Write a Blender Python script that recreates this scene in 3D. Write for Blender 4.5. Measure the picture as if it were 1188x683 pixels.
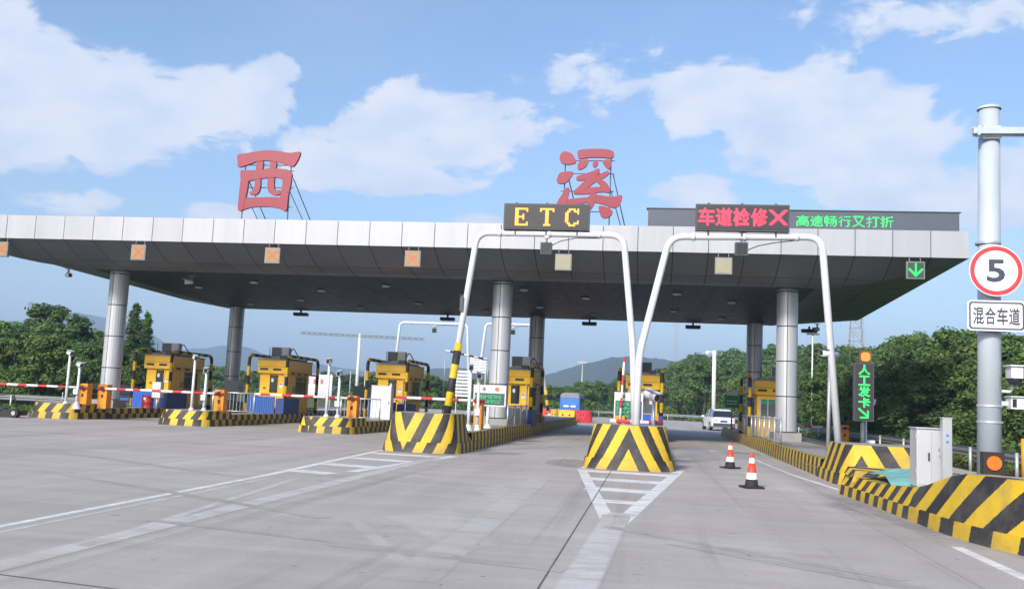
import bpy, math, random
import numpy as np
from mathutils import Vector, Matrix
from mathutils.bvhtree import BVHTree

for _o in list(bpy.data.objects):
    bpy.data.objects.remove(_o, do_unlink=True)
S = bpy.context.scene
COL = S.collection
R = math.radians
rng = random.Random(11)

# ------------------------------------------------------------------ camera
CAM_H = 1.65
FPX, PITCH, ROLL, YAW = 1099.43, 0.1102, 0.0450, 0.1505
fw = Vector((-math.sin(YAW)*math.cos(PITCH), math.cos(YAW)*math.cos(PITCH), math.sin(PITCH)))
rt = Vector((math.cos(YAW), math.sin(YAW), 0))
up = rt.cross(fw)
c_, s_ = math.cos(ROLL), math.sin(ROLL)
cr, cu = c_*rt + s_*up, -s_*rt + c_*up
cd = bpy.data.cameras.new('camera')
cd.sensor_width = 36
cd.lens = FPX/1188*36
cd.clip_start, cd.clip_end = 0.1, 20000
cam = bpy.data.objects.new('camera', cd)
COL.objects.link(cam)
cam.matrix_world = Matrix(((cr.x, cu.x, -fw.x, 0), (cr.y, cu.y, -fw.y, 0), (cr.z, cu.z, -fw.z, CAM_H), (0, 0, 0, 1)))
S.camera = cam

# ------------------------------------------------------------------ light and sky
SUN_EL, SUN_AZ = R(31), R(200)          # azimuth clockwise from +Y: behind the camera, to its left
SKY_STRENGTH, SUN_STRENGTH, EXPOSURE = 0.125, 3.0, 0.84
CLOUD_LIGHT = 0.58
HAZE = 0.00044
S.view_settings.view_transform = 'Standard'
S.view_settings.look = 'None'
S.view_settings.gamma = 1.0
S.view_settings.exposure = EXPOSURE
S.view_settings.use_curve_mapping = False
S.cycles.use_denoising = True
S.cycles.max_bounces = 7
S.cycles.diffuse_bounces = 3
S.cycles.glossy_bounces = 3
S.cycles.transparent_max_bounces = 8
S.cycles.volume_bounces = 0
S.cycles.caustics_reflective = False
S.cycles.caustics_refractive = False

CLOUDS = [(-0.6515, 0.2761, 0.0915, 0.0574, 1.0), (-0.5984, 0.2699, 0.0909, 0.0494, 1.0), (-0.5346, 0.2637, 0.0984, 0.0413, 1.0), (-0.4658, 0.2859, 0.0707, 0.0356, 1.0), (-0.4242, 0.3056, 0.0377, 0.0257, 0.9), (-0.4117, 0.314, 0.0226, 0.0189, 0.6), (-0.6699, 0.3151, 0.0471, 0.0336, 0.9), (-0.5802, 0.2403, 0.0917, 0.0364, 1.0), (-0.6458, 0.2177, 0.0557, 0.0311, 1.0), (-0.5375, 0.2962, 0.0514, 0.0205, 0.6), (-0.2998, 0.2559, 0.0662, 0.0489, 1.0), (-0.2607, 0.2941, 0.0603, 0.0373, 1.0), (-0.2132, 0.2752, 0.067, 0.0466, 1.0), (-0.1625, 0.2867, 0.0392, 0.0251, 0.8), (-0.3691, 0.241, 0.0326, 0.0334, 0.9), (-0.2887, 0.2257, 0.0918, 0.0224, 0.9), (0.0668, 0.3183, 0.0731, 0.0364, 1.0), (0.1543, 0.3085, 0.0933, 0.044, 1.0), (0.2171, 0.2885, 0.0778, 0.0373, 1.0), (0.1204, 0.2717, 0.0582, 0.0345, 1.0), (0.176, 0.2529, 0.1009, 0.0297, 0.9), (0.0309, 0.3138, 0.0414, 0.0306, 0.9), (0.2611, 0.2693, 0.0422, 0.0244, 0.7), (0.2373, 0.2252, 0.0809, 0.029, 0.9), (0.2917, 0.2088, 0.0907, 0.0339, 1.0), (0.0422, 0.2204, 0.05, 0.0195, 0.75), (0.351, 0.227, 0.0555, 0.0309, 0.8), (-0.6115, 0.1661, 0.0325, 0.0112, 0.45), (-0.5665, 0.1743, 0.0167, 0.0074, 0.35), (-0.461, 0.1725, 0.042, 0.0103, 0.6), (-0.1854, 0.1854, 0.0295, 0.0082, 0.5), (-0.043, 0.3294, 0.0606, 0.0212, 0.08), (0.2085, 0.3824, 0.048, 0.0243, 0.12), (0.3159, 0.3786, 0.0615, 0.0183, 0.25), (0.3476, 0.247, 0.0239, 0.0116, 0.4), (-0.634, 0.2476, 0.0564, 0.0468, 0.8)]
# the same kind of heaped clouds goes on all round the sky
_r = random.Random(5)
for _k in range(11):
    a0 = 0.75 + _k*0.44 + _r.uniform(-.1, .1)
    if a0 > math.pi: a0 -= 2*math.pi
    e0 = _r.uniform(.2, .34)
    CLOUDS.append((a0, e0, _r.uniform(.12, .2), _r.uniform(.05, .08), 1.0))
    CLOUDS.append((a0 + _r.uniform(-.1, .1), e0 + .05, .1, .05, .9))

W = bpy.data.worlds.new('World')
S.world = W
W.use_nodes = True
nt = W.node_tree
nt.nodes.clear()
def N(t, **kw):
    n = nt.nodes.new(t)
    for k, v in kw.items(): setattr(n, k, v)
    return n
def M(op, a, b=None, c=None):
    n = nt.nodes.new('ShaderNodeMath'); n.operation = op
    for i, v in enumerate((a, b, c)):
        if v is None: continue
        if isinstance(v, (int, float)): n.inputs[i].default_value = v
        else: nt.links.new(v, n.inputs[i])
    return n.outputs[0]
out = N('ShaderNodeOutputWorld')
sky = N('ShaderNodeTexSky', sky_type='NISHITA')
sky.sun_disc = False
sky.sun_elevation = SUN_EL
sky.sun_rotation = SUN_AZ
sky.altitude = 100
sky.air_density, sky.dust_density, sky.ozone_density = 1.0, 2.6, 3.5
bg = N('ShaderNodeBackground'); bg.inputs['Strength'].default_value = SKY_STRENGTH
nt.links.new(sky.outputs[0], bg.inputs['Color'])
tc = N('ShaderNodeTexCoord')
sep = N('ShaderNodeSeparateXYZ'); nt.links.new(tc.outputs['Generated'], sep.inputs[0])
az = M('ARCTAN2', sep.outputs[0], sep.outputs[1]); el = M('ARCSINE', sep.outputs[2])
ae = N('ShaderNodeCombineXYZ'); nt.links.new(az, ae.inputs[0]); nt.links.new(el, ae.inputs[1])
# warp the outlines, then take the strongest of the heaps
nz = N('ShaderNodeTexNoise'); nz.inputs['Scale'].default_value = 15; nz.inputs['Detail'].default_value = 12; nz.inputs['Roughness'].default_value = 0.62; nz.inputs['Distortion'].default_value = .35
st = N('ShaderNodeVectorMath', operation='MULTIPLY'); st.inputs[1].default_value = (1, 1.9, 1)
nt.links.new(ae.outputs[0], st.inputs[0]); nt.links.new(st.outputs[0], nz.inputs['Vector'])
field = None
for (a, e, ra, re, w) in CLOUDS:
    ra *= 1.02; re *= 1.02
    ma = N('ShaderNodeVectorMath', operation='MULTIPLY_ADD')
    ma.inputs[1].default_value = (1/ra, 1/re, 0); ma.inputs[2].default_value = (-a/ra, -e/re, 0)
    nt.links.new(ae.outputs[0], ma.inputs[0])
    dt = N('ShaderNodeVectorMath', operation='DOT_PRODUCT')
    nt.links.new(ma.outputs[0], dt.inputs[0]); nt.links.new(ma.outputs[0], dt.inputs[1])
    f = M('MULTIPLY_ADD', dt.outputs['Value'], -w, w)
    field = f if field is None else M('SMOOTH_MAX', field, f, 0.25)
f2 = M('ADD', field, M('MULTIPLY_ADD', nz.outputs[0], 3.4, -1.62))
mr = N('ShaderNodeMapRange', interpolation_type='SMOOTHSTEP'); mr.inputs[1].default_value = -0.08; mr.inputs[2].default_value = 0.50; mr.inputs[4].default_value = 0.93
nt.links.new(f2, mr.inputs[0])
nz3 = N('ShaderNodeTexNoise'); nz3.inputs['Scale'].default_value = 3.2; nz3.inputs['Detail'].default_value = 6
nt.links.new(st.outputs[0], nz3.inputs['Vector'])
veil = M('MULTIPLY', M('SMOOTH_MAX', M('MULTIPLY_ADD', nz3.outputs[0], 1.6, -0.72), 0.0, 0.1), 0.35)   # thin veil between the heaps
mask = M('MAXIMUM', mr.outputs[0], veil)
above = N('ShaderNodeMapRange'); above.inputs[1].default_value = -0.01; above.inputs[2].default_value = 0.03
nt.links.new(el, above.inputs[0])
mask = M('MULTIPLY', mask, above.outputs[0])
nz2 = N('ShaderNodeTexNoise'); nz2.inputs['Scale'].default_value = 14; nz2.inputs['Detail'].default_value = 7
nt.links.new(st.outputs[0], nz2.inputs['Vector'])
cr_ = N('ShaderNodeValToRGB')
cr_.color_ramp.elements[0].position = .3; cr_.color_ramp.elements[0].color = (.66, .76, .97, 1)
cr_.color_ramp.elements[1].position = .62; cr_.color_ramp.elements[1].color = (.86, .90, 1.0, 1)
nt.links.new(nz2.outputs[0], cr_.inputs[0])
bg2 = N('ShaderNodeBackground'); bg2.inputs['Strength'].default_value = CLOUD_LIGHT
nt.links.new(cr_.outputs[0], bg2.inputs['Color'])
mx = N('ShaderNodeMixShader')
nt.links.new(mask, mx.inputs[0]); nt.links.new(bg.outputs[0], mx.inputs[1]); nt.links.new(bg2.outputs[0], mx.inputs[2])
nt.links.new(mx.outputs[0], out.inputs['Surface'])

sl = bpy.data.lights.new('sun', 'SUN')
sl.energy, sl.angle, sl.color = SUN_STRENGTH, R(9), (1.0, .95, .87)
sun = bpy.data.objects.new('sun', sl); COL.objects.link(sun)
sdir = Vector((math.sin(SUN_AZ)*math.cos(SUN_EL), math.cos(SUN_AZ)*math.cos(SUN_EL), math.sin(SUN_EL)))
sun.rotation_euler = sdir.to_track_quat('Z', 'Y').to_euler()
sun.location = (-20, -30, 60)

# ------------------------------------------------------------------ materials
MATS = {}
def nodes_of(m):
    t = m.node_tree
    def nn(ty, **kw):
        n = t.nodes.new(ty)
        for k, v in kw.items(): setattr(n, k, v)
        return n
    def mm(op, a, b=None, c=None):
        n = t.nodes.new('ShaderNodeMath'); n.operation = op
        for i, v in enumerate((a, b, c)):
            if v is None: continue
            if isinstance(v, (int, float)): n.inputs[i].default_value = v
            else: t.links.new(v, n.inputs[i])
        return n.outputs[0]
    return t, nn, mm
def mat(name, col, rough=.55, metal=0, var=.15, scale=2.5, bump=0, stretch=(1, 1, 1), rnd=0.0, spec=.4):
    """Principled paint or metal with soft uneven wear."""
    if name in MATS: return MATS[name]
    m = bpy.data.materials.new(name); m.use_nodes = True
    t, nn, mm = nodes_of(m)
    b = t.nodes['Principled BSDF']
    b.inputs['Roughness'].default_value = rough; b.inputs['Metallic'].default_value = metal
    b.inputs['Specular IOR Level'].default_value = spec
    g = nn('ShaderNodeNewGeometry')
    mp = nn('ShaderNodeVectorMath', operation='MULTIPLY'); mp.inputs[1].default_value = stretch
    t.links.new(g.outputs['Position'], mp.inputs[0])
    nz = nn('ShaderNodeTexNoise'); nz.inputs['Scale'].default_value = scale; nz.inputs['Detail'].default_value = 6; nz.inputs['Roughness'].default_value = .65
    t.links.new(mp.outputs[0], nz.inputs['Vector'])
    v = mm('MULTIPLY_ADD', nz.outputs[0], 2*var, 1-var)
    if rnd:
        oi = nn('ShaderNodeObjectInfo')
        v = mm('MULTIPLY', v, mm('MULTIPLY_ADD', oi.outputs['Random'], 2*rnd, 1-rnd))
    mix = nn('ShaderNodeVectorMath', operation='SCALE'); mix.inputs[0].default_value = col[:3]
    t.links.new(v, mix.inputs['Scale'])
    t.links.new(mix.outputs[0], b.inputs['Base Color'])
    t.links.new(mm('MULTIPLY_ADD', nz.outputs[0], .3, rough-.15), b.inputs['Roughness'])
    if bump:
        bp = nn('ShaderNodeBump'); bp.inputs['Strength'].default_value = bump; bp.inputs['Distance'].default_value = .02
        t.links.new(nz.outputs[0], bp.inputs['Height']); t.links.new(bp.outputs[0], b.inputs['Normal'])
    MATS[name] = m
    return m
def emit(name, col, strength):
    if name in MATS: return MATS[name]
    m = bpy.data.materials.new(name); m.use_nodes = True
    t = m.node_tree; b = t.nodes['Principled BSDF']
    b.inputs['Base Color'].default_value = (col[0]*.3, col[1]*.3, col[2]*.3, 1)
    b.inputs['Emission Color'].default_value = (*col, 1); b.inputs['Emission Strength'].default_value = strength
    MATS[name] = m
    return m
def stripes(name, period, k=0.0, centre=None, split=None, phase=0.0, duty=.5, yellow=(.62, .405, .016), black=(.022, .021, .022), wear=.7):
    """Painted stripes on the UV sheet (u along the face in metres, v up); below `split` the blocks are shifted by half a period."""
    m = bpy.data.materials.new(name); m.use_nodes = True
    t, nn, mm = nodes_of(m)
    b = t.nodes['Principled BSDF']
    uv = nn('ShaderNodeUVMap'); sp = nn('ShaderNodeSeparateXYZ'); t.links.new(uv.outputs[0], sp.inputs[0])
    u, v = sp.outputs[0], sp.outputs[1]
    if centre is not None: u = mm('ABSOLUTE', mm('SUBTRACT', u, centre))
    tt = mm('DIVIDE', mm('ADD', u, mm('MULTIPLY', v, k)), period)
    g = nn('ShaderNodeNewGeometry')
    nz = nn('ShaderNodeTexNoise'); nz.inputs['Scale'].default_value = 2.2; nz.inputs['Detail'].default_value = 8; nz.inputs['Roughness'].default_value = .7
    t.links.new(g.outputs['Position'], nz.inputs['Vector'])
    nf = nn('ShaderNodeTexNoise'); nf.inputs['Scale'].default_value = 30; nf.inputs['Detail'].default_value = 5
    t.links.new(g.outputs['Position'], nf.inputs['Vector'])
    if split is not None:
        tt = mm('ADD', tt, mm('MULTIPLY', mm('LESS_THAN', v, split), .5))
    tt = mm('ADD', tt, mm('MULTIPLY_ADD', nf.outputs[0], .05, -.025))
    sel = mm('LESS_THAN', mm('FRACT', mm('ADD', tt, 100+phase)), duty)
    mix = nn('ShaderNodeMix', data_type='RGBA')
    mix.inputs[6].default_value = (*black, 1); mix.inputs[7].default_value = (*yellow, 1)
    t.links.new(sel, mix.inputs[0])
    # scuffs and road dirt
    low = nn('ShaderNodeMapRange'); low.inputs[1].default_value = .25; low.inputs[2].default_value = 0.0
    t.links.new(v, low.inputs[0])
    d = mm('MULTIPLY', mm('MAXIMUM', mm('MULTIPLY_ADD', nz.outputs[0], 2.4, -1.05), 0.0), wear)
    d = mm('ADD', d, mm('MULTIPLY', low.outputs[0], .22))
    ch = nn('ShaderNodeTexNoise'); ch.inputs['Scale'].default_value = 9; ch.inputs['Detail'].default_value = 6; ch.inputs['Roughness'].default_value = .8
    t.links.new(g.outputs['Position'], ch.inputs['Vector'])
    cr = nn('ShaderNodeMapRange'); cr.inputs[1].default_value = .66; cr.inputs[2].default_value = .70; cr.inputs[4].default_value = .7
    t.links.new(ch.outputs[0], cr.inputs[0]); d = mm('ADD', d, mm('MULTIPLY', cr.outputs[0], wear*1.4))
    d = mm('MINIMUM', d, .8)
    mx = nn('ShaderNodeMix', data_type='RGBA'); mx.inputs[7].default_value = (.14, .125, .105, 1)
    t.links.new(d, mx.inputs[0]); t.links.new(mix.outputs[2], mx.inputs[6])
    t.links.new(mx.outputs[2], b.inputs['Base Color'])
    t.links.new(mm('MULTIPLY_ADD', nf.outputs[0], .3, .42), b.inputs['Roughness'])
    b.inputs['Specular IOR Level'].default_value = .35
    bp = nn('ShaderNodeBump'); bp.inputs['Strength'].default_value = .25; bp.inputs['Distance'].default_value = .01
    t.links.new(nf.outputs[0], bp.inputs['Height']); t.links.new(bp.outputs[0], b.inputs['Normal'])
    return m

def concrete_mat(name, base, rnd=.05):
    m = bpy.data.materials.new(name); m.use_nodes = True
    t, nn, mm = nodes_of(m)
    b = t.nodes['Principled BSDF']
    g = nn('ShaderNodeNewGeometry'); oi = nn('ShaderNodeObjectInfo')
    def noise(scale, st, detail=7, rough=.6, dist=0):
        mp = nn('ShaderNodeMapping'); mp.inputs['Scale'].default_value = st; mp.inputs['Rotation'].default_value = (0, 0, R(12) if st[0] != 1 else 0)
        t.links.new(g.outputs['Position'], mp.inputs['Vector'])
        z = nn('ShaderNodeTexNoise'); z.inputs['Scale'].default_value = scale; z.inputs['Detail'].default_value = detail; z.inputs['Roughness'].default_value = rough
        z.inputs['Distortion'].default_value = dist
        t.links.new(mp.outputs[0], z.inputs['Vector']); return z.outputs[0]
    big = noise(.13, (1, 1, 1)); streak = noise(.5, (.22, 1.9, 1), 8, .68, .6); lanes = noise(.55, (1.6, .07, 1), 5, .55, .3)
    mid = noise(1.1, (1, 1, 1), 8, .7); fine = noise(26, (1, 1, 1), 6, .75); spots = noise(3.2, (.8, 1.6, 1), 4, .5); drips = noise(7.5, (1, 1, 1), 3, .5); oil = noise(.8, (2.2, .05, 1), 4, .6, .4)
    v = mm('MULTIPLY_ADD', big, .5, .75)
    v = mm('MULTIPLY', v, mm('MULTIPLY_ADD', streak, .55, .725))
    v = mm('MULTIPLY', v, mm('MULTIPLY_ADD', lanes, .42, .79))
    v = mm('MULTIPLY', v, mm('MULTIPLY_ADD', mid, .26, .87))
    grit = noise(85, (1, 1, 1), 3, .8)
    v = mm('MULTIPLY', v, mm('MULTIPLY_ADD', fine, .44, .78)); v = mm('MULTIPLY', v, mm('MULTIPLY_ADD', grit, .4, .8))
    v = mm('MULTIPLY', v, mm('MULTIPLY_ADD', oi.outputs['Random'], 2*rnd, 1-rnd))
    sp = nn('ShaderNodeMapRange'); sp.inputs[1].default_value = .69; sp.inputs[2].default_value = .76; sp.inputs[3].default_value = 0; sp.inputs[4].default_value = .55
    t.links.new(spots, sp.inputs[0])
    v = mm('MULTIPLY', v, mm('SUBTRACT', 1, sp.outputs[0]))
    dr = nn('ShaderNodeMapRange'); dr.inputs[1].default_value = .70; dr.inputs[2].default_value = .74; dr.inputs[4].default_value = .5
    t.links.new(drips, dr.inputs[0]); v = mm('MULTIPLY', v, mm('SUBTRACT', 1, dr.outputs[0]))
    ol = nn('ShaderNodeMapRange'); ol.inputs[1].default_value = .56; ol.inputs[2].default_value = .80; ol.inputs[4].default_value = .38
    t.links.new(oil, ol.inputs[0]); v = mm('MULTIPLY', v, mm('SUBTRACT', 1, ol.outputs[0]))
    cl = nn('ShaderNodeMix', data_type='RGBA'); cl.inputs[6].default_value = (base[0]*1.04, base[1]*1.0, base[2]*.93, 1); cl.inputs[7].default_value = (base[0]*.98, base[1]*.99, base[2]*1.06, 1)
    t.links.new(streak, cl.inputs[0])
    sc = nn('ShaderNodeVectorMath', operation='SCALE')
    t.links.new(cl.outputs[2], sc.inputs[0]); t.links.new(v, sc.inputs['Scale'])
    t.links.new(sc.outputs[0], b.inputs['Base Color'])
    b.inputs['Specular IOR Level'].default_value = .3
    t.links.new(mm('MULTIPLY_ADD', big, .4, .55), b.inputs['Roughness'])
    bp = nn('ShaderNodeBump'); bp.inputs['Strength'].default_value = .35; bp.inputs['Distance'].default_value = .012
    t.links.new(mm('ADD', fine, mm('MULTIPLY', streak, .6)), bp.inputs['Height']); t.links.new(bp.outputs[0], b.inputs['Normal'])
    return m
def worn_paint(name, col, keep, scale=3.0, strength=.92, soft=0.0):
    """Road paint or stain on the slabs: the concrete itself, covered with a colour where it has not been rubbed off."""
    m = concrete_mat(name, CONC_BASE, 0)
    t, nn, mm = nodes_of(m)
    b = t.nodes['Principled BSDF']
    src = b.inputs['Base Color'].links[0].from_socket
    g = nn('ShaderNodeNewGeometry')
    mp = nn('ShaderNodeMapping'); mp.inputs['Scale'].default_value = (.7, 1.5, 1); t.links.new(g.outputs['Position'], mp.inputs['Vector'])
    z = nn('ShaderNodeTexNoise'); z.inputs['Scale'].default_value = scale; z.inputs['Detail'].default_value = 9; z.inputs['Roughness'].default_value = .75
    t.links.new(mp.outputs[0], z.inputs['Vector'])
    r = nn('ShaderNodeMapRange'); r.inputs[1].default_value = 1-keep-.16; r.inputs[2].default_value = 1-keep+.16
    r.inputs[3].default_value = 0; r.inputs[4].default_value = strength
    t.links.new(z.outputs[0], r.inputs[0])
    f = r.outputs[0]
    if soft:
        uv = nn('ShaderNodeUVMap'); sp = nn('ShaderNodeSeparateXYZ'); t.links.new(uv.outputs[0], sp.inputs[0])
        e = mm('MINIMUM', mm('MINIMUM', sp.outputs[0], mm('SUBTRACT', 1, sp.outputs[0])), mm('MINIMUM', sp.outputs[1], mm('SUBTRACT', 1, sp.outputs[1])))
        f = mm('MULTIPLY', f, mm('MINIMUM', mm('MULTIPLY', e, soft), 1))
    mix = nn('ShaderNodeMix', data_type='RGBA'); mix.inputs[7].default_value = (*col, 1)
    t.links.new(f, mix.inputs[0]); t.links.new(src, mix.inputs[6]); t.links.new(mix.outputs[2], b.inputs['Base Color'])
    return m
def leaf_mat(name, c1, c2, rnd=.25):
    m = bpy.data.materials.new(name); m.use_nodes = True
    t, nn, mm = nodes_of(m)
    b = t.nodes['Principled BSDF']; o = t.nodes['Material Output']
    g = nn('ShaderNodeNewGeometry'); oi = nn('ShaderNodeObjectInfo')
    mix = nn('ShaderNodeMix', data_type='RGBA'); mix.inputs[6].default_value = (*c1, 1); mix.inputs[7].default_value = (*c2, 1)
    t.links.new(g.outputs['Random Per Island'], mix.inputs[0])
    sc = nn('ShaderNodeVectorMath', operation='SCALE'); t.links.new(mix.outputs[2], sc.inputs[0])
    t.links.new(mm('MULTIPLY_ADD', oi.outputs['Random'], 2*rnd, 1-rnd), sc.inputs['Scale'])
    t.links.new(sc.outputs[0], b.inputs['Base Color'])
    b.inputs['Roughness'].default_value = .6; b.inputs['Specular IOR Level'].default_value = .25
    tl = nn('ShaderNodeBsdfTranslucent'); t.links.new(sc.outputs[0], tl.inputs['Color'])
    ms = nn('ShaderNodeMixShader'); ms.inputs[0].default_value = .42
    t.links.new(b.outputs[0], ms.inputs[1]); t.links.new(tl.outputs[0], ms.inputs[2]); t.links.new(ms.outputs[0], o.inputs['Surface'])
    return m

YEL = mat('yellow paint', (.66, .43, .025), .45, var=.18)
YEL2 = mat('booth yellow enamel', (.80, .46, .02), .4, var=.14)
BLK = mat('black paint', (.022, .022, .024), .5)
ORG = mat('orange enamel', (.80, .27, .02), .4, var=.12)
WHT = mat('white enamel', (.62, .63, .66), .45, var=.1)
STEEL = mat('brushed stainless steel', (.54, .55, .57), .38, .55, var=.14, stretch=(1, 1, .2))
GALV = mat('galvanised steel', (.42, .44, .46), .5, .45, var=.2)
GUARD = mat('weathered guardrail steel', (.23, .24, .25), .55, .35, var=.25)
DGREY = mat('dark grey metal', (.06, .065, .075), .5)
MGREY = mat('mid grey metal', (.2, .21, .23), .5)
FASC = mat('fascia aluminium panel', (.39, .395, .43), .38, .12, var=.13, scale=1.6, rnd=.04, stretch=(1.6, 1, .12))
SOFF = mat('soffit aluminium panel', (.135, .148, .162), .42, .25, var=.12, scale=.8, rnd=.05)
SOFE = mat('end soffit panel shade tone', (.12, .14, .135), .42, .25, var=.08, scale=.8)  # soffit metal again, with the dim greenish light at the ends put into the colour
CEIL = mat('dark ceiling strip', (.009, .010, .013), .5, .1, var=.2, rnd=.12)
COLM = mat('column cladding', (.47, .48, .51), .36, .35, var=.08, scale=1.1, stretch=(1, 1, .3), rnd=.04)
JOINT = mat('joint shadow gap', (.02, .02, .022), .8)
SIGNRED = mat('faded red sign face', (.27, .032, .052), .45, var=.2, scale=1.4)
SIGNSIDE = mat('red sign return', (.30, .05, .06), .5)
BLUE = mat('blue panel', (.02, .095, .42), .5, var=.15)
NAVY = mat('dark blue panel', (.018, .05, .2), .5, var=.15)
REDP = mat('red paint', (.55, .03, .03), .45)
GLASS = mat('dark window glass', (.02, .025, .03), .12, var=.05, spec=.6)
RUBBER = mat('black rubber', (.02, .02, .021), .75)
CONC_BASE = (.362, .338, .316)
CONC = concrete_mat('road concrete', CONC_BASE, .03)
ISL = mat('island top concrete', (.27, .26, .25), .8, var=.25, scale=1.5, bump=.3)
SOIL = mat('joint filler', (.15, .145, .14), .9)
SEAL = mat('tar joint seal', (.11, .105, .10), .7)
WPAINT = worn_paint('worn white road paint', (.74, .74, .74), .56)
WPAINT2 = worn_paint('faint old road paint', (.62, .61, .62), .52, 2.2, .6, 9)
WPAINT3 = worn_paint('scrubbed road paint', (.56, .55, .55), .48, 1.6, .38, 6)
LEAFA = leaf_mat('leaf mid green', (.105, .185, .055), (.175, .27, .075))
LEAFB = leaf_mat('leaf dark green', (.085, .158, .060), (.14, .225, .075))
LEAFC = leaf_mat('leaf yellow green', (.10, .165, .036), (.165, .24, .06))
BARK = mat('bark', (.09, .07, .05), .9, var=.3)
CEMIT = {'amber': emit('amber led', (1.0, .45, .06), .85), 'red': emit('red led', (1.0, .035, .09), 1.0), 'green': emit('green led', (.03, .95, .16), .8),
         'dimgreen': emit('dim green led', (.04, .6, .22), .7), 'dimorange': emit('dim orange led', (.9, .2, .06), .55)}

# ------------------------------------------------------------------ mesh helpers
ORIGIN = {}
class MB:
    def __init__(s): s.v = []; s.f = []; s.m = []; s.sm = []; s.uv = []
    def face(s, pts, m=0, smooth=False, uv=None):
        i = len(s.v); s.v.extend([tuple(p) for p in pts]); s.f.append(tuple(range(i, i+len(pts)))); s.m.append(m); s.sm.append(smooth)
        s.uv.append(uv or [(0, 0)]*len(pts))
    def box(s, x0, x1, y0, y1, z0, z1, m=0, rot=0, piv=None):
        P = [(x, y, z) for z in (z0, z1) for y in (y0, y1) for x in (x0, x1)]
        if rot:
            cx, cy = piv or ((x0+x1)/2, (y0+y1)/2); c, q = math.cos(rot), math.sin(rot)
            P = [(cx+(x-cx)*c-(y-cy)*q, cy+(x-cx)*q+(y-cy)*c, z) for x, y, z in P]
        i = len(s.v); s.v.extend(P)
        for f in ((0, 2, 3, 1), (4, 5, 7, 6), (0, 1, 5, 4), (2, 6, 7, 3), (0, 4, 6, 2), (1, 3, 7, 5)):
            s.f.append(tuple(i+k for k in f)); s.m.append(m); s.sm.append(False); s.uv.append([(0, 0)]*4)
        return s
    def tube(s, path, r, n=10, m=0, caps=True, r1=None):
        path = [Vector(p) for p in path]; L = 0; rings = []
        rr = [r + ((r1 if r1 is not None else r)-r)*k/(len(path)-1) for k in range(len(path))]
        prev = None
        for k, p in enumerate(path):
            if k == 0: d = path[1]-p
            elif k == len(path)-1: d = p-path[-2]
            else: d = (path[k+1]-p).normalized() + (p-path[k-1]).normalized()
            d.normalize()
            if prev is None:
                a = Vector((1, 0, 0)) if abs(d.x) < .9 else Vector((0, 1, 0))
                a = (a - d*a.dot(d)).normalized()
            else: a = (prev - d*prev.dot(d)).normalized()
            prev = a; b = d.cross(a)
            if k: L += (p-path[k-1]).length
            rings.append((L, [p + (a*math.cos(2*math.pi*j/n) + b*math.sin(2*math.pi*j/n))*rr[k] for j in range(n)]))
        base = len(s.v)
        for _, q in rings: s.v.extend([tuple(w) for w in q])
        for k in range(len(rings)-1):
            for j in range(n):
                j2 = (j+1) % n
                s.f.append((base+k*n+j, base+k*n+j2, base+(k+1)*n+j2, base+(k+1)*n+j)); s.m.append(m); s.sm.append(True)
                s.uv.append([(rings[k][0], j/n), (rings[k][0], j/n), (rings[k+1][0], j/n), (rings[k+1][0], j/n)])
        if caps:
            s.f.append(tuple(base+j for j in range(n))[::-1]); s.m.append(m); s.sm.append(False); s.uv.append([(0, 0)]*n)
            e = base+(len(rings)-1)*n
            s.f.append(tuple(e+j for j in range(n))); s.m.append(m); s.sm.append(False); s.uv.append([(L, 0)]*n)
        return s
    def lathe(s, c, prof, n=16, m=0, smooth=True, mats=None):
        base = len(s.v)
        for (r, z) in prof:
            for j in range(n):
                s.v.append((c[0]+r*math.cos(2*math.pi*j/n), c[1]+r*math.sin(2*math.pi*j/n), c[2]+z))
        for k in range(len(prof)-1):
            for j in range(n):
                j2 = (j+1) % n
                s.f.append((base+k*n+j, base+k*n+j2, base+(k+1)*n+j2, base+(k+1)*n+j)); s.m.append(mats[k] if mats else m); s.sm.append(smooth); s.uv.append([(0, 0)]*4)
        s.f.append(tuple(base+(len(prof)-1)*n+j for j in range(n))); s.m.append(mats[-1] if mats else m); s.sm.append(False); s.uv.append([(0, 0)]*n)
        return s
    def prism_y(s, poly, y0, y1, m=0, mside=None):
        """outline in (x, z), solid between y0 and y1 (y0 is the near face)."""
        a = sum(poly[i][0]*poly[(i+1) % len(poly)][1]-poly[(i+1) % len(poly)][0]*poly[i][1] for i in range(len(poly)))
        if a < 0: poly = poly[::-1]
        n = len(poly); i = len(s.v)
        s.v.extend([(x, y0, z) for x, z in poly]); s.v.extend([(x, y1, z) for x, z in poly])
        s.f.append(tuple(range(i, i+n))); s.m.append(m); s.sm.append(False); s.uv.append([(0, 0)]*n)
        s.f.append(tuple(range(i+2*n-1, i+n-1, -1))); s.m.append(m); s.sm.append(False); s.uv.append([(0, 0)]*n)
        ms = m if mside is None else mside
        for k in range(n):
            k2 = (k+1) % n
            s.f.append((i+k, i+n+k, i+n+k2, i+k2)); s.m.append(ms); s.sm.append(False); s.uv.append([(0, 0)]*4)
        return s
    def mesh(s, name, mats, off=(0, 0, 0)):
        me = bpy.data.meshes.new(name)
        me.from_pydata([(x-off[0], y-off[1], z-off[2]) for x, y, z in s.v], [], s.f)
        for q in (mats if isinstance(mats, (list, tuple)) else [mats]): me.materials.append(q)
        me.polygons.foreach_set('material_index', s.m); me.polygons.foreach_set('use_smooth', s.sm)
        ul = me.uv_layers.new(name='UVMap')
        flat = [c for u in s.uv for p in u for c in p]
        ul.data.foreach_set('uv', flat)
        me.update()
        return me
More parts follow.
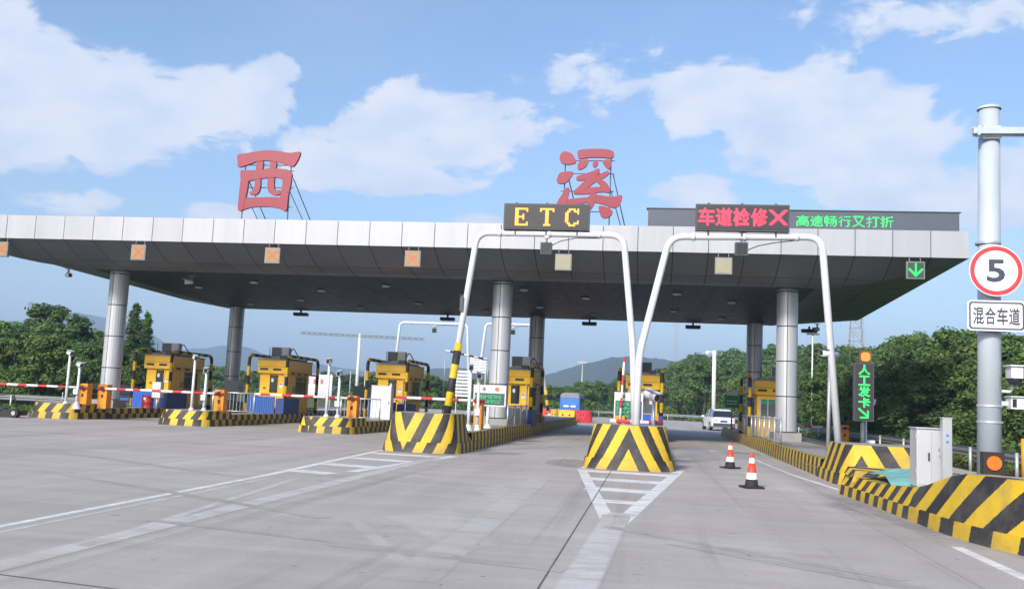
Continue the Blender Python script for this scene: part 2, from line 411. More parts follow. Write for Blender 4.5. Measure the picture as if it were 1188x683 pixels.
    def build(s, name, mats, parent=None, org=None):
        """Link as ONE object; coordinates are world metres."""
        if parent is not None: org = ORIGIN[parent.name]
        elif org is None:
            xs = np.array(s.v); org = (float(xs[:, 0].mean()), float(xs[:, 1].mean()), float(xs[:, 2].min()))
        o = bpy.data.objects.new(name, s.mesh(name, mats, org)); COL.objects.link(o)
        if parent is not None: o.parent = parent
        else: o.location = org
        ORIGIN[o.name] = org
        return o
def tag(o, label=None, cat=None, group=None, kind=None):
    if label: o['label'] = label
    if cat: o['category'] = cat
    if group: o['group'] = group
    if kind: o['kind'] = kind
    return o
def thing(name, loc, label, cat, group=None):
    o = bpy.data.objects.new(name, None); o.empty_display_size = .2; COL.objects.link(o)
    o.location = loc; ORIGIN[o.name] = tuple(loc)
    return tag(o, label, cat, group)
def link_mesh(name, me, parent, loc=(0, 0, 0)):
    o = bpy.data.objects.new(name, me); COL.objects.link(o); o.parent = parent; o.location = loc
    ORIGIN[o.name] = ORIGIN[parent.name]
    return o
def arc(c, a0, a1, r, n, plane='xz', y=0):
    return [(c[0]+r*math.cos(a0+(a1-a0)*k/n), y, c[1]+r*math.sin(a0+(a1-a0)*k/n)) for k in range(n+1)]
def bend(pts, r, n=5):
    """Round the inner corners of a polyline."""
    P = [Vector(p) for p in pts]; out = [P[0]]
    for k in range(1, len(P)-1):
        a, b, c = P[k-1], P[k], P[k+1]
        d0, d1 = (a-b).normalized(), (c-b).normalized()
        q0, q1 = b+d0*r, b+d1*r
        for j in range(n+1):
            t = j/n; out.append(q0*(1-t)**2 + b*2*t*(1-t) + q1*t*t)
    out.append(P[-1]); return out

# ------------------------------------------------------------------ lettering
_text_cache = {}
def glyph_tris(ch, weight=0.0):
    k = (ch, weight)
    if k in _text_cache: return _text_cache[k]
    cu = bpy.data.curves.new('lettering_source', 'FONT'); cu.body = ch; cu.size = 1; cu.offset = weight; cu.resolution_u = 3
    o = bpy.data.objects.new('lettering_source', cu); COL.objects.link(o)
    dg = bpy.context.evaluated_depsgraph_get(); me = bpy.data.meshes.new_from_object(o.evaluated_get(dg))
    V = [tuple(v.co) for v in me.vertices]; F = [tuple(p.vertices) for p in me.polygons]
    bpy.data.objects.remove(o); bpy.data.curves.remove(cu); bpy.data.meshes.remove(me)
    _text_cache[k] = (V, F); return V, F
def flat_glyph(mb, ch, x0, x1, y, z0, z1, weight=0.0, m=0):
    """One printed character filling the box x0..x1, z0..z1 on a face that looks towards -y."""
    V, F = glyph_tris(ch, weight); a = np.array(V)
    lo, hi = a.min(0), a.max(0); sx, sz = (x1-x0)/(hi[0]-lo[0]), (z1-z0)/(hi[1]-lo[1])
    i = len(mb.v); mb.v.extend([(x0+(p[0]-lo[0])*sx, y, z0+(p[1]-lo[1])*sz) for p in V])
    for f in F: mb.f.append(tuple(i+k for k in f)); mb.m.append(m); mb.sm.append(False); mb.uv.append([(0, 0)]*len(f))
def led_glyph(mb, ch, x0, x1, y, z0, z1, n=16, weight=0.0, fill=.86, m=0, inset=0.0):
    """The same character made of lit square dots, n by n, standing 8 mm proud."""
    V, F = glyph_tris(ch, weight); a = np.array(V); lo, hi = a.min(0), a.max(0)
    bv = BVHTree.FromPolygons([Vector((p[0], p[1], 0)) for p in V], F)
    dx, dz = (x1-x0)/n, (z1-z0)/n
    for j in range(n):
        for i in range(n):
            hits = 0
            for du in (.3, .7):
                for dv in (.3, .7):
                    q = Vector((lo[0]+(hi[0]-lo[0])*(i+du)/n, lo[1]+(hi[1]-lo[1])*(j+dv)/n, 1))
                    if bv.ray_cast(q, Vector((0, 0, -1)))[0] is not None: hits += 1
            if hits >= 2: led_dot(mb, x0+(i+.5)*dx, z0+(j+.5)*dz, y, dx*fill/2, dz*fill/2, m)
def led_dot(mb, x, z, y, hx, hz, m=0):
    mb.face([(x-hx, y, z-hz), (x+hx, y, z-hz), (x+hx, y, z+hz), (x-hx, y, z+hz)], m)
BITS = {'E': ["#######", "##....#", "##.....", "##..#..", "#####..", "##..#..", "##.....", "##....#", "#######"],
        'T': ["########", "#..##..#", "...##...", "...##...", "...##...", "...##...", "...##...", "...##...", "..####.."],
        'C': ["..####.#", ".##..###", "##.....#", "##......", "##......", "##......", "##.....#", ".##..###", "..####.."]}
def led_bits(mb, rows, x0, x1, y, z0, z1, fill=.9, m=0):
    nx, nz_ = len(rows[0]), len(rows); dx, dz = (x1-x0)/nx, (z1-z0)/nz_
    for j, row in enumerate(rows):
        for i, ch in enumerate(row):
            if ch == '#': led_dot(mb, x0+(i+.5)*dx, z1-(j+.5)*dz, y, dx*fill/2, dz*fill/2, m)
# ================================================================== ground, bank and hills
def ground_z(x, y):
    z = -0.06
    t = min(max((x-12.5)/14, 0), 1); z += 2.4*t*t*(3-2*t)*min(max((150-y)/60, 0), 1)
    if x > 11 and y > 5: z += .12*math.sin(x*1.7+y*.9)*min(1, (x-11)/3)
    t = min(max((-34-x)/18, 0), 1); z += .9*t*t*(3-2*t)*min(max((y-20)/15, 0), 1)
    return z
xs = sorted(set([-2900, -2400, -1800, -1000, -600, -350, -220, -150, -110, -85] + [-70+2.5*k for k in range(57)] + [80, 100, 130, 180, 260, 400, 700, 1200, 1700, 2300, 2900]))
ys = sorted(set([-1500, -700, -300, -120, -60, -30, -15] + [-5+3*k for k in range(55)] + [170, 200, 260, 350, 500, 800, 1300, 1800, 2400, 2900, 3400]))
mb = MB()
V = [(x, y, ground_z(x, y)) for y in ys for x in xs]; nx = len(xs)
mb.v = V
for j in range(len(ys)-1):
    for i in range(nx-1):
        mb.f.append((j*nx+i, j*nx+i+1, (j+1)*nx+i+1, (j+1)*nx+i)); mb.m.append(0); mb.sm.append(True); mb.uv.append([(0, 0)]*4)
GRASSM = mat('rough grass ground', (.075, .10, .03), .9, var=.45, scale=.35, bump=.5)
tag(mb.build('ground', GRASSM, org=(0, 0, 0)), kind='structure')

def hill(name, ridge, dist, depth, m, seed, n_sub=7, rows=14):
    """A wooded ridge: crest line from (x/y, (z-1.65)/y) pairs at the given distance, falling away on both sides."""
    r = random.Random(seed); pts = []
    for k in range(len(ridge)-1):
        for j in range(n_sub):
            t = j/n_sub
            q = ridge[k][0]+(ridge[k+1][0]-ridge[k][0])*t; zz = ridge[k][1]+(ridge[k+1][1]-ridge[k][1])*(t*t*(3-2*t)*.5+t*.5)
            pts.append((q*dist, zz*dist+1.65))
    pts.append((ridge[-1][0]*dist, ridge[-1][1]*dist+1.65))
    mb = MB(); n = len(pts); ph = [r.uniform(0, 6.28) for _ in range(9)]
    prof = [(-1+2*k/(rows-1)) for k in range(rows)]
    for k, t in enumerate(prof):
        for i, (x, z) in enumerate(pts):
            fall = (1-abs(t))**1.15 if abs(t) < 1 else 0
            spur = 0
            for q in range(3): spur += math.sin(x/(dist*.012*(q+1))+ph[q]+t*2.5*(q+1))*.12/(q+1)
            h = z*fall*(1+spur*(abs(t) > .01)*(1-fall)*1.6) + r.uniform(-1, 1)*z*.012*(abs(t) < .9)
            mb.v.append((x, dist+t*depth+(math.sin(x/(dist*.02)+ph[5])*depth*.1 if abs(t) > .05 else 0), max(h, -.5) if abs(t) < .99 else -.9))
    for k in range(rows-1):
        for i in range(n-1):
            mb.f.append((k*n+i, k*n+i+1, (k+1)*n+i+1, (k+1)*n+i)); mb.m.append(0); mb.sm.append(True); mb.uv.append([(0, 0)]*4)
    return tag(mb.build(name, m, org=(0, dist, 0)), kind='structure')
HILLM = mat('wooded hill', (.030, .055, .026), .95, var=.5, scale=.02, bump=.9)
MTL = [(-0.95, .03), (-0.8161, 0.044), (-0.7066, 0.0527), (-0.6605, 0.0772), (-0.6449, 0.0826), (-0.6178, 0.0785), (-0.5903, 0.0695), (-0.5634, 0.0625), (-0.5412, 0.0486), (-0.5198, 0.0406), (-0.4996, 0.0452), (-0.4794, 0.0498), (-0.4539, 0.0488), (-0.423, 0.0422), (-0.3925, 0.0348), (-0.3624, 0.0312), (-0.3328, 0.0286), (-0.2935, 0.0227), (-0.2167, 0.0184), (-.12, .008), (0, .004)]
MTR = [(-.42, .004), (-.34, .010), (-0.2834, 0.0156), (-0.2364, 0.0314), (-0.1799, 0.0337), (-0.1421, 0.0233), (-0.1057, 0.032), (-0.0831, 0.0384), (-0.0606, 0.0447), (-0.041, 0.0536), (-0.0205, 0.0561), (0.0064, 0.0535), (0.0286, 0.0499), (0.0638, 0.0432), (0.1072, 0.0387), (.2, .036), (.32, .04), (.45, .03), (.6, .01)]
hill('mountain', MTL, 2250, 420, HILLM, 3)
hill('hill', MTR, 1250, 300, HILLM, 8)

# ================================================================== road: concrete slabs
mb = MB(); mb.box(-40.5, 10.45, -12, 118, -.30, -.05)
road = tag(mb.build('road', SOIL, org=(0, 0, -.3)), kind='structure')
xe = [-0.95+4.25*k for k in range(-9, 3)] + [10.4]; xe[0] = -40.4
GAP = .0035
slab_cache = {}
for j in range(26):
    y0 = -10+4.9*j + 2.35
    for i in range(len(xe)-1):
        x0, x1 = xe[i], xe[i+1]
        if x1 < -30 and y0 > 36.5: continue
        w = round(x1-x0, 3)
        if w not in slab_cache:
            q = MB(); q.box(-w/2+GAP, w/2-GAP, -2.45+GAP, 2.45-GAP, -.2, 0)
            slab_cache[w] = q.mesh('concrete_slab', CONC)
        o = link_mesh('concrete_slab', slab_cache[w], road, ((x0+x1)/2, y0+2.45, .30+rng.uniform(-.0003, .0003)))

def sheet(name, polys, m, z=.0011):
    q = MB()
    for k, p in enumerate(polys): q.face([(x, y, z+.00007*(k % 9)) for x, y in p], 0, False, [(0, 0), (1, 0), (1, 1), (0, 1)] if len(p) == 4 else [(.5+.5*math.cos(6.2832*i/len(p)), .5+.5*math.sin(6.2832*i/len(p))) for i in range(len(p))])
    return tag(q.build(name, m, org=(0, 0, 0)), kind='structure')
def band(p, q, w, w2=None):
    (x0, y0), (x1, y1) = p, q; L = math.hypot(x1-x0, y1-y0); nx_, ny_ = -(y1-y0)/L, (x1-x0)/L
    a, b = w/2, (w2 or w)/2
    return [(x0-nx_*a, y0-ny_*a), (x1-nx_*b, y1-ny_*b), (x1+nx_*b, y1+ny_*b), (x0+nx_*a, y0+ny_*a)]
# chevron box in front of the middle island
chev = [band((-.52, 13.4), (-1.93, 26.3), .22), band((-.42, 13.4), (.78, 25.7), .24),
        band((-1.62, 23.7), (.52, 23.5), .75), band((-1.47, 21.3), (.30, 21.1), .75), band((-1.22, 18.9), (.04, 18.7), .7), band((-.95, 16.6), (-.2, 16.5), .5)]
sheet('road_marking', chev, WPAINT)
sheet('road_marking', [band((-.47, 14.6), (-.75, 4), .42), band((-.6, 14.8), (-.2, 14.7), .25)], WPAINT2, .0017)
# chevron box in front of the island to the left of it, one leg running on as the lane line
sheet('road_marking', [band((-7.85, 27.6), (-7.28, 17.5), .17), band((-7.28, 17.5), (-7.05, 6.5), .12),
                       band((-5.45, 26.4), (-6.2, 19.5), .26), band((-7.6, 25.9), (-5.7, 25.7), .6), band((-7.5, 23.6), (-5.75, 23.3), .6),
                       band((-7.35, 21.2), (-6.1, 20.9), .6), band((-7.25, 19.0), (-6.35, 18.7), .5)], WPAINT)
sheet('road_marking', [band((-7.02, 17.5), (-6.78, 6.5), .10), band((-5.75, 25.5), (-5.62, 7.2), .34), band((-6.6, 17.6), (-5.6, 9), .14)], WPAINT2, .0017)
# old arrow scrubbed off the electronic lane and the edge line by the kerb on the far side
sheet('road_marking', [[(-3.75, 13.0), (-2.0, 10.2), (-1.65, 10.9), (-2.95, 14.6)], [(-3.35, 17.5), (-2.05, 14.4), (-1.8, 15.4), (-2.9, 19.0)], band((-2.1, 8.5), (-2.35, 22), .5),
                       band((-3.9, 12.4), (-2.3, 9.2), .2)], WPAINT3, .0017)
sheet('road_marking', [band((3.98, 15.0), (4.02, 8), .16), band((3.72, 26.5), (4.18, 21.6), .12), band((3.5, 34), (3.72, 26.5), .08)], WPAINT)
sheet('joint_seal', [[(-.96, 2), (-.943, 2), (-.943, 24.4), (-.96, 24.4)], band((-5.9, 7.55), (-3.9, 7.23), .022)], SEAL, .0040)
# puddle strip behind the middle island, reflected sky put into its base colour
WET = mat('sky toned water film', (.27, .28, .30), .22, var=.05, spec=.7)
sheet('water', [[(.9, 37.4), (2.2, 37.9), (3.6, 36.9), (4.2, 37.2), (4.2, 38.2), (2.5, 39.2), (1.2, 38.8)]], WET, .0022)
# damp stain by the left corner of the middle nose
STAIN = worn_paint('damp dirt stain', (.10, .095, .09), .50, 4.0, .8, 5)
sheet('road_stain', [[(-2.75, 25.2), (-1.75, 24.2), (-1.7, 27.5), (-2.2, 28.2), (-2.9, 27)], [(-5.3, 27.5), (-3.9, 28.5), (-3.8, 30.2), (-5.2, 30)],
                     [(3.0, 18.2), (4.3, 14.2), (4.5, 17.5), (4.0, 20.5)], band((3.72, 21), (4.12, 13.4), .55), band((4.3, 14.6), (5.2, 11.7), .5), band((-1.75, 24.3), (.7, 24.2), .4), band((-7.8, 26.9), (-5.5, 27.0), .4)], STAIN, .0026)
STAIN2 = worn_paint('tyre marks', (.15, .145, .145), .47, 3.2, .5, 4)
sheet('tyre_mark', [band((-.6, 13.2), (2.6, 10.4), .22), band((-3.4, 10.2), (-.8, 9.6), .3), band((.3, 12.0), (3.3, 9.4), .3), band((-11, 16), (-4.2, 12.2), .22),
                    band((-13, 20), (-7.5, 17), .3), band((-6, 11), (-2, 10), .18)], STAIN2, .0030)

# ================================================================== toll islands
ISX = [None] + [-.55+6.14*(i-5) for i in range(1, 7)]
def nose_outline(xc, hw, yt, sq=3.2, n=11, lean=0):
    """Left-back round the front to right-back, with arc length measured from the front centre."""
    pts = []
    for k in range(-n, n+1):
        a = math.pi/2*k/n
        x = hw*math.copysign(abs(math.sin(a))**(2/sq), a); y = -.75*abs(math.cos(a))**(2/sq)
        pts.append((xc+x, yt+.75+y))
    return pts
def wall_strip(mb, pts, z0f, z1f, off0, off1, u0=None, m=0, lo_uv=None):
    """Vertical (slightly battered) skin along a plan polyline; off0/off1 push the foot and the top outward."""
    n = len(pts); nor = []
    for k in range(n):
        a = pts[max(k-1, 0)]; b = pts[min(k+1, n-1)]; d = Vector((b[0]-a[0], b[1]-a[1])).normalized(); nor.append((d.y, -d.x))
    L = [0]
    for k in range(1, n): L.append(L[-1]+math.hypot(pts[k][0]-pts[k-1][0], pts[k][1]-pts[k-1][1]))
    c = L[n//2] if u0 is None else u0
    for k in range(n-1):
        q = []; uv = []
        for (kk, top) in ((k, 0), (k+1, 0), (k+1, 1), (k, 1)):
            p = pts[kk]; o = off1 if top else off0; z = (z1f(p) if top else z0f(p))
            q.append((p[0]+nor[kk][0]*o, p[1]+nor[kk][1]*o, z)); uv.append((L[kk]-c, z))
        mb.face(q, m, False, uv)
    return L, nor
def toll_island(i, yt, hn, hk, flat, yend, pat, label, hw=1.1, split=.27, sq=3.2):
    xc = ISX[i]
    t = thing('toll_island', (xc, yt, 0), label, 'toll island', 'striped islands of the toll plaza')
    front = nose_outline(xc, hw, yt, sq)
    yb = yt+.75
    back = [yb+flat, yb+flat+(hn-hk)*1.1+.05]
    def top(p): 
        y = p[1]
        if y <= back[0]: return hn
        return hk + (hn-hk)*(back[1]-y)/(back[1]-back[0]) if y < back[1] else hk
    left = [(xc-hw, y) for y in (back[1], back[0]+(back[1]-back[0])*.5, back[0])]; right = [(xc+hw, y) for y in (back[0], back[0]+(back[1]-back[0])*.5, back[1])]
    pts = left+front+right
    q = MB(); wall_strip(q, pts, lambda p: split, top, 0, -.16*hn/1.1)
    q.build('nose', pat[0], t)
    q = MB(); L, nor = wall_strip(q, pts, lambda p: -.02, lambda p: split, .10, .05); wall_strip(q, pts, lambda p: split, lambda p: split+.002, .05, -.02)
    q.build('nose_foot', pat[1], t)
    # top: concrete fill of the nose
    q = MB(); n = len(pts); ins = -.16*hn/1.1
    P = [(pts[k][0]+nor[k][0]*ins, pts[k][1]+nor[k][1]*ins, top(pts[k])) for k in range(n)]
    for k in range(n//2): 
        a, b, c, d = P[k], P[k+1], P[n-2-k], P[n-1-k]
        if k+1 == n-2-k: q.face([a, b, d])
        else: q.face([a, b, c, d])
    q.build('nose_top', ISL, t)
    # kerbs behind the nose
    for sgn in (-1, 1):
        q = MB()
        x = xc+sgn*hw; ya, ye = back[1], yend; m = int((ye-ya)/2)+1
        run = [(x, ya+(ye-ya)*k/m) for k in range(m+1)]
        if sgn < 0: run = run[::-1]
        for k in range(len(run)-1):
            (xa, y0), (xb, y1) = run[k], run[k+1]; o = sgn*.05
            q.face([(xa+o, y0, -.02), (xb+o, y1, -.02), (xb+o, y1, hk*.45), (xa+o, y0, hk*.45)], 0, False, [(y0, 0), (y1, 0), (y1, .1), (y0, .1)])
            q.face([(xa+o, y0, hk*.45), (xb+o, y1, hk*.45), (xb, y1, hk*.45+.004), (xa, y0, hk*.45+.004)], 0, False, [(y0, .1), (y1, .1), (y1, .11), (y0, .11)])
            q.face([(xa, y0, hk*.45+.004), (xb, y1, hk*.45+.004), (xb-sgn*.03, y1, hk), (xa-sgn*.03, y0, hk)], 0, False, [(y0, .3), (y1, .3), (y1, .4), (y0, .4)])
            q.face([(xa-sgn*.03, y0, hk), (xb-sgn*.03, y1, hk), (xb-sgn*.22, y1, hk+.003), (xa-sgn*.22, y0, hk+.003)], 0, False, [(y0, .4), (y1, .4), (y1, .45), (y0, .45)])
        q.build('kerb', pat[2], t)
    q = MB(); q.box(xc-hw+.2, xc+hw-.2, back[1]-.3, yend, 0, hk-.03); q.box(xc-hw+.02, xc+hw-.02, yend-.01, yend+.2, 0, hk-.01)
    q.build('island_top', ISL, t)
    return t
KERB = stripes('kerb stripes', .66, 0, None, .2)
def pats(key, period, k, centre, ph=0.0, ph2=.5, fk=.15):
    return (stripes('nose stripes '+key, period, k, centre, phase=ph), stripes('nose foot stripes '+key, period, k*fk, centre, phase=ph2), KERB)
toll_island(1, 37.0, .64, .46, 1.6, 66, pats('a', .64, -.65, -.75), 'low striped island with two orange barrier cabinets, at the wheeled trolley')
toll_island(2, 36.6, .62, .46, 1.6, 66, pats('b', .64, -.65, -.75), 'low striped island under the booth with the blue wall and red drum')
toll_island(3, 36.3, .62, .46, 1.6, 66, pats('c', .64, -.65, -.55), 'low striped island carrying the tall white cabinet and yellow booth')
toll_island(4, 27.2, 1.14, .56, 1.2, 72, pats('d', .60, -.43, -.42, .42, .55, 1), 'tall striped island with a V on its nose, under a white portal leg', split=.3)
toll_island(5, 24.5, 1.13, .46, 1.0, 60, pats('e', .54, .50, 0.0, 0.0, 0.0, 1), 'striped island nose with a yellow triangle at its foot, middle of the plaza', sq=2.5)
toll_island(6, 23.4, .95, .47, 1.5, 62, pats('f', .74, .60, -.70, .42, .80), 'striped island with an inverted V nose below the green lane sign', hw=1.15)

# the long barrier with the cabinet, nearest the camera
bar = thing('striped_barrier', (4.6, 15, 0), 'long yellow and black concrete barrier with a high rounded end, carrying the steel cabinet', 'barrier')
PB = stripes('barrier stripes near', 1.0, 1.05, None); PBF = stripes('barrier foot stripes near', 1.0, .1, None)
PC = stripes('barrier stripes far', .58, .75, None); PCF = stripes('barrier foot stripes far', .58, .1, None)
def bar_piece(name, run, tops, p_up, p_foot, foot=.22):
    q = MB(); f = MB(); tp = MB(); n = len(run); Q = []
    for k in range(n-1):
        (x0, y0), (x1, y1) = run[k], run[k+1]; d = Vector((x1-x0, y1-y0)).normalized()
        if k == 0: dprev = d
        nx0, ny0 = d.y, -d.x
        def off(p, o): return (p[0]+nx0*o, p[1]+ny0*o)
        # runs towards the camera: outward is to the left (-x)
        A, B = run[k], run[k+1]
        f.face([(A[0]-.06, A[1], -.02), (A[0]-.03, A[1], foot), (B[0]-.03, B[1], foot), (B[0]-.06, B[1], -.02)], 0, False, [(A[1], 0), (A[1], foot), (B[1], foot), (B[1], 0)])
        f.face([(A[0]-.03, A[1], foot), (A[0]+.02, A[1], foot+.002), (B[0]+.02, B[1], foot+.002), (B[0]-.03, B[1], foot)], 0, False, [(A[1], foot), (A[1], foot), (B[1], foot), (B[1], foot)])
        la, lb = tops[k]*.22, tops[k+1]*.22
        q.face([(A[0], A[1], foot), (A[0]+la, A[1], tops[k]), (B[0]+lb, B[1], tops[k+1]), (B[0], B[1], foot)], 0, False, [(A[1], foot), (A[1], tops[k]), (B[1], tops[k+1]), (B[1], foot)])
        q.face([(A[0]+la, A[1], tops[k]), (A[0]+la+.2, A[1], tops[k]+.004), (B[0]+lb+.2, B[1], tops[k+1]+.004), (B[0]+lb, B[1], tops[k+1])], 0, False, [(A[1], tops[k]), (A[1], tops[k]+.2), (B[1], tops[k+1]+.2), (B[1], tops[k+1])])
        tp.face([(A[0]+la+.2, A[1], tops[k]+.004), (6.75, A[1], tops[k]*.97), (6.75, B[1], tops[k+1]*.97), (B[0]+lb+.2, B[1], tops[k+1]+.004)])
        tp.face([(6.75, A[1], tops[k]*.97), (6.78, A[1], -.02), (6.78, B[1], -.02), (6.75, B[1], tops[k+1]*.97)])
    A = run[0]; tp.face([(A[0]+.02, A[1]+.001, -.02), (6.75, A[1]+.001, -.02), (6.75, A[1]+.001, tops[0]*.97), (A[0]+tops[0]*.22, A[1]+.001, tops[0])])
    q.build(name, p_up, bar); f.build(name+'_foot', p_foot, bar); tp.build(name+'_top', ISL, bar)
runA = [(3.97, 21.0), (4.02, 20.3), (4.08, 19.4), (4.13, 18.5), (4.17, 17.6), (4.21, 16.6)]
bar_piece('barrier_low_wall', runA, [.45, .42, .40, .42, .46, .52], PC, PCF, .2)
runB = [(4.21, 16.6), (4.23, 16.1), (4.25, 15.6), (4.27, 15.1), (4.30, 14.6), (4.38, 14.0), (4.52, 13.4), (4.72, 12.8), (5.02, 12.3), (5.5, 11.9), (6.1, 11.75), (6.7, 11.7)]
bar_piece('barrier_high_wall', runB, [.52, .60, .71, .82, .885, .90, .90, .90, .90, .88, .85, .8], PB, PBF, .22)
q = MB()   # the raised block at the far end, with its black end
for sx in (0, 1): pass
q.face([(4.02, 20.95, .43), (4.1, 20.95, .58), (4.1, 20.2, .54), (4.02, 20.2, .41)], 0, False, [(20.95, .4), (20.95, .60), (20.2, .54), (20.2, .4)])
q.face([(4.1, 20.95, .58), (6.2, 20.95, .58), (6.2, 20.2, .54), (4.1, 20.2, .54)], 0, False, [(20.95, .60), (20.95, 1.8), (20.2, 1.8), (20.2, .66)])
q.face([(4.1, 20.2, .54), (6.2, 20.2, .54), (6.2, 20.2, .3), (4.02, 20.2, .3)], 0, False, [(4.1, 0), (6.2, 0), (6.2, .3), (4.1, .3)])
q.face([(4.02, 20.95, .3), (6.2, 20.95, .3), (6.2, 20.95, .58), (4.1, 20.95, .58)], 0, False, [(4.1, 0), (6.2, 0), (6.2, .3), (4.1, .3)])
q.build('barrier_end_block', PC, bar)

# ================================================================== canopy
XL, XR, XLb, XRb = -31.1, 11.70, -30.6, 11.9
YF, YB, ZF, ZB, FH = 37.5, 58.2, 7.71, 7.2, 1.03
CL, CRt, YCF, YCB, ZCF, ZCB = -26.0, 6.6, 40.7, 55.0, 6.82, 6.45
can = thing('toll_canopy', ((XL+XR)/2, 47, 6.4), 'wide flat toll canopy with pale panelled fascia and dark underside', 'canopy')
NP = 31; pw = (XR-XL)/NP
q = MB(); q.box(-pw/2+.013, pw/2-.013, 0, .05, 0, FH); fm = q.mesh('fascia_panel', FASC)
for k in range(NP):
    o = link_mesh('fascia_panel', fm, can, (XL+pw*(k+.5)-ORIGIN[can.name][0], YF-ORIGIN[can.name][1]+rng.uniform(-.003, .003), ZF-ORIGIN[can.name][2]))
q = MB()      # the remaining three sides and the roof deck
q.face([(XR, YF+.05, ZF), (XRb, YB, ZB), (XRb, YB, ZB+FH), (XR, YF+.05, ZF+FH)]); q.face([(XL, YF+.05, ZF), (XL, YF+.05, ZF+FH), (XLb, YB, ZB+FH), (XLb, YB, ZB)])
q.face([(XLb, YB, ZB), (XLb, YB, ZB+FH), (XRb, YB, ZB+FH), (XRb, YB, ZB)]); q.build('side_fascia', FASC, can)
q = MB(); q.face([(XL, YF+.05, ZF+FH-.06), (XR, YF+.05, ZF+FH-.06), (XRb, YB, ZB+FH-.06), (XLb, YB, ZB+FH-.06)]); q.build('roof_deck', MGREY, can)
q = MB(); q.box(XL, XR, YF+.06, YF+.12, ZF+.03, ZF+FH-.1); q.build('joint_backing', JOINT, can)
# front soffit: two rows of gently bowed panels
def fs(t):      # 0 at the fascia, 1 at the ceiling
    b = math.sin(math.pi*t)*.34
    return (YF+.05+(YCF-YF-.05)*t, ZF+(ZCF-ZF)*t-b*.75)
def xin(t): return (XL+(CL-XL)*t, XR+(CRt-XR)*t)
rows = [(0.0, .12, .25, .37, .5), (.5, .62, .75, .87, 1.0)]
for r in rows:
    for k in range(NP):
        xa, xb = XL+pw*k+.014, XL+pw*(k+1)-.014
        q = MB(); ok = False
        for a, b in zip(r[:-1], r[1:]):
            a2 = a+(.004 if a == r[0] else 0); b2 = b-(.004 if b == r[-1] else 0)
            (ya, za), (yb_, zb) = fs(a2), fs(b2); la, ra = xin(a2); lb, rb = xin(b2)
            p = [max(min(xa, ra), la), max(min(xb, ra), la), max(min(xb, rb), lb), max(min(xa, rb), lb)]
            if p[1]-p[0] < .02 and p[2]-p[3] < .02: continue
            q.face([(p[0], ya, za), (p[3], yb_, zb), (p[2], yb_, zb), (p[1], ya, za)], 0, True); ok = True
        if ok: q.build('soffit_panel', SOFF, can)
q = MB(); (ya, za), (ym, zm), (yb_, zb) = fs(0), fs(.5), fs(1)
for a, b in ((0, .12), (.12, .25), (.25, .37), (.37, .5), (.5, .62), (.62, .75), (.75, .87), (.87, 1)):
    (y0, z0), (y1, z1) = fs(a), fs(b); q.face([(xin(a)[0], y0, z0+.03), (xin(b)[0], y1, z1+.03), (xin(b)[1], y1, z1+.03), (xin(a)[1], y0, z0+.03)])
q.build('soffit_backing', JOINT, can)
# end and rear soffits, divided by joints too
def lerp3(a, b, t): return tuple(a[i]+(b[i]-a[i])*t for i in range(3))
def soffit_quad(A, B, C, D, n, m=2):
    """A-B outer edge, D-C inner edge, n panels along and m up."""
    for k in range(n):
        for j in range(m):
            t0, t1 = (k+.012)/n, (k+1-.012)/n; s0, s1 = (j+.006)/m, (j+1-.006)/m
            P = [lerp3(lerp3(A, B, t), lerp3(D, C, t), s) for t, s in ((t0, s0), (t1, s0), (t1, s1), (t0, s1))]
            q = MB(); q.face(P); q.face(P[::-1]) if False else None; q.build('soffit_panel', SOFE, can)
    up_ = lambda p: (p[0], p[1], p[2]+.03)
    q = MB(); q.face([up_(A), up_(B), up_(C), up_(D)]); q.build('soffit_backing', JOINT, can)
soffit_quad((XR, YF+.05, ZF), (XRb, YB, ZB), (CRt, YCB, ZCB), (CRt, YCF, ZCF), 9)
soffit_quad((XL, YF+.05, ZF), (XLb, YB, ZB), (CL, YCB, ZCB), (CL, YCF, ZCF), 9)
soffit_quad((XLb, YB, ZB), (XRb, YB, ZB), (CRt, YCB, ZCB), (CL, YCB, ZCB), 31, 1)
# ceiling strips
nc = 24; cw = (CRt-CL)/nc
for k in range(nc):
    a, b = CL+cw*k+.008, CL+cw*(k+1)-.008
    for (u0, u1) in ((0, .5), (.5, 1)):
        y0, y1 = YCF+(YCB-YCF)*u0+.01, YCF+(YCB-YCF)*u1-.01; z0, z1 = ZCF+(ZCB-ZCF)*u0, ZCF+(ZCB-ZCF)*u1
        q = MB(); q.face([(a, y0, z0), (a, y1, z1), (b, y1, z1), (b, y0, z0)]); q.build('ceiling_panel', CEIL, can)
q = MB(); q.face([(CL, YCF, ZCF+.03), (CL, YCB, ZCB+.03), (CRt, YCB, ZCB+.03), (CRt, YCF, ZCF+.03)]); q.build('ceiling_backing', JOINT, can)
LAMPM = mat('lamp glass', (.55, .56, .58), .25)
for k, x in enumerate((-23.2, -19.2, -16.6, -12.6, -9.3, -6.0, -3.3, 1.0, 3.6)):
    for y in ((43.2, 49.5) if k % 2 else (45.5, 52.0)):
        z = ZCF+(ZCB-ZCF)*(y-YCF)/(YCB-YCF)
        q = MB(); q.lathe((x, y, z-.11), [(.10, 0), (.2, .02), (.21, .1), (.12, .11)], 12); q.build('ceiling_light', LAMPM, can)

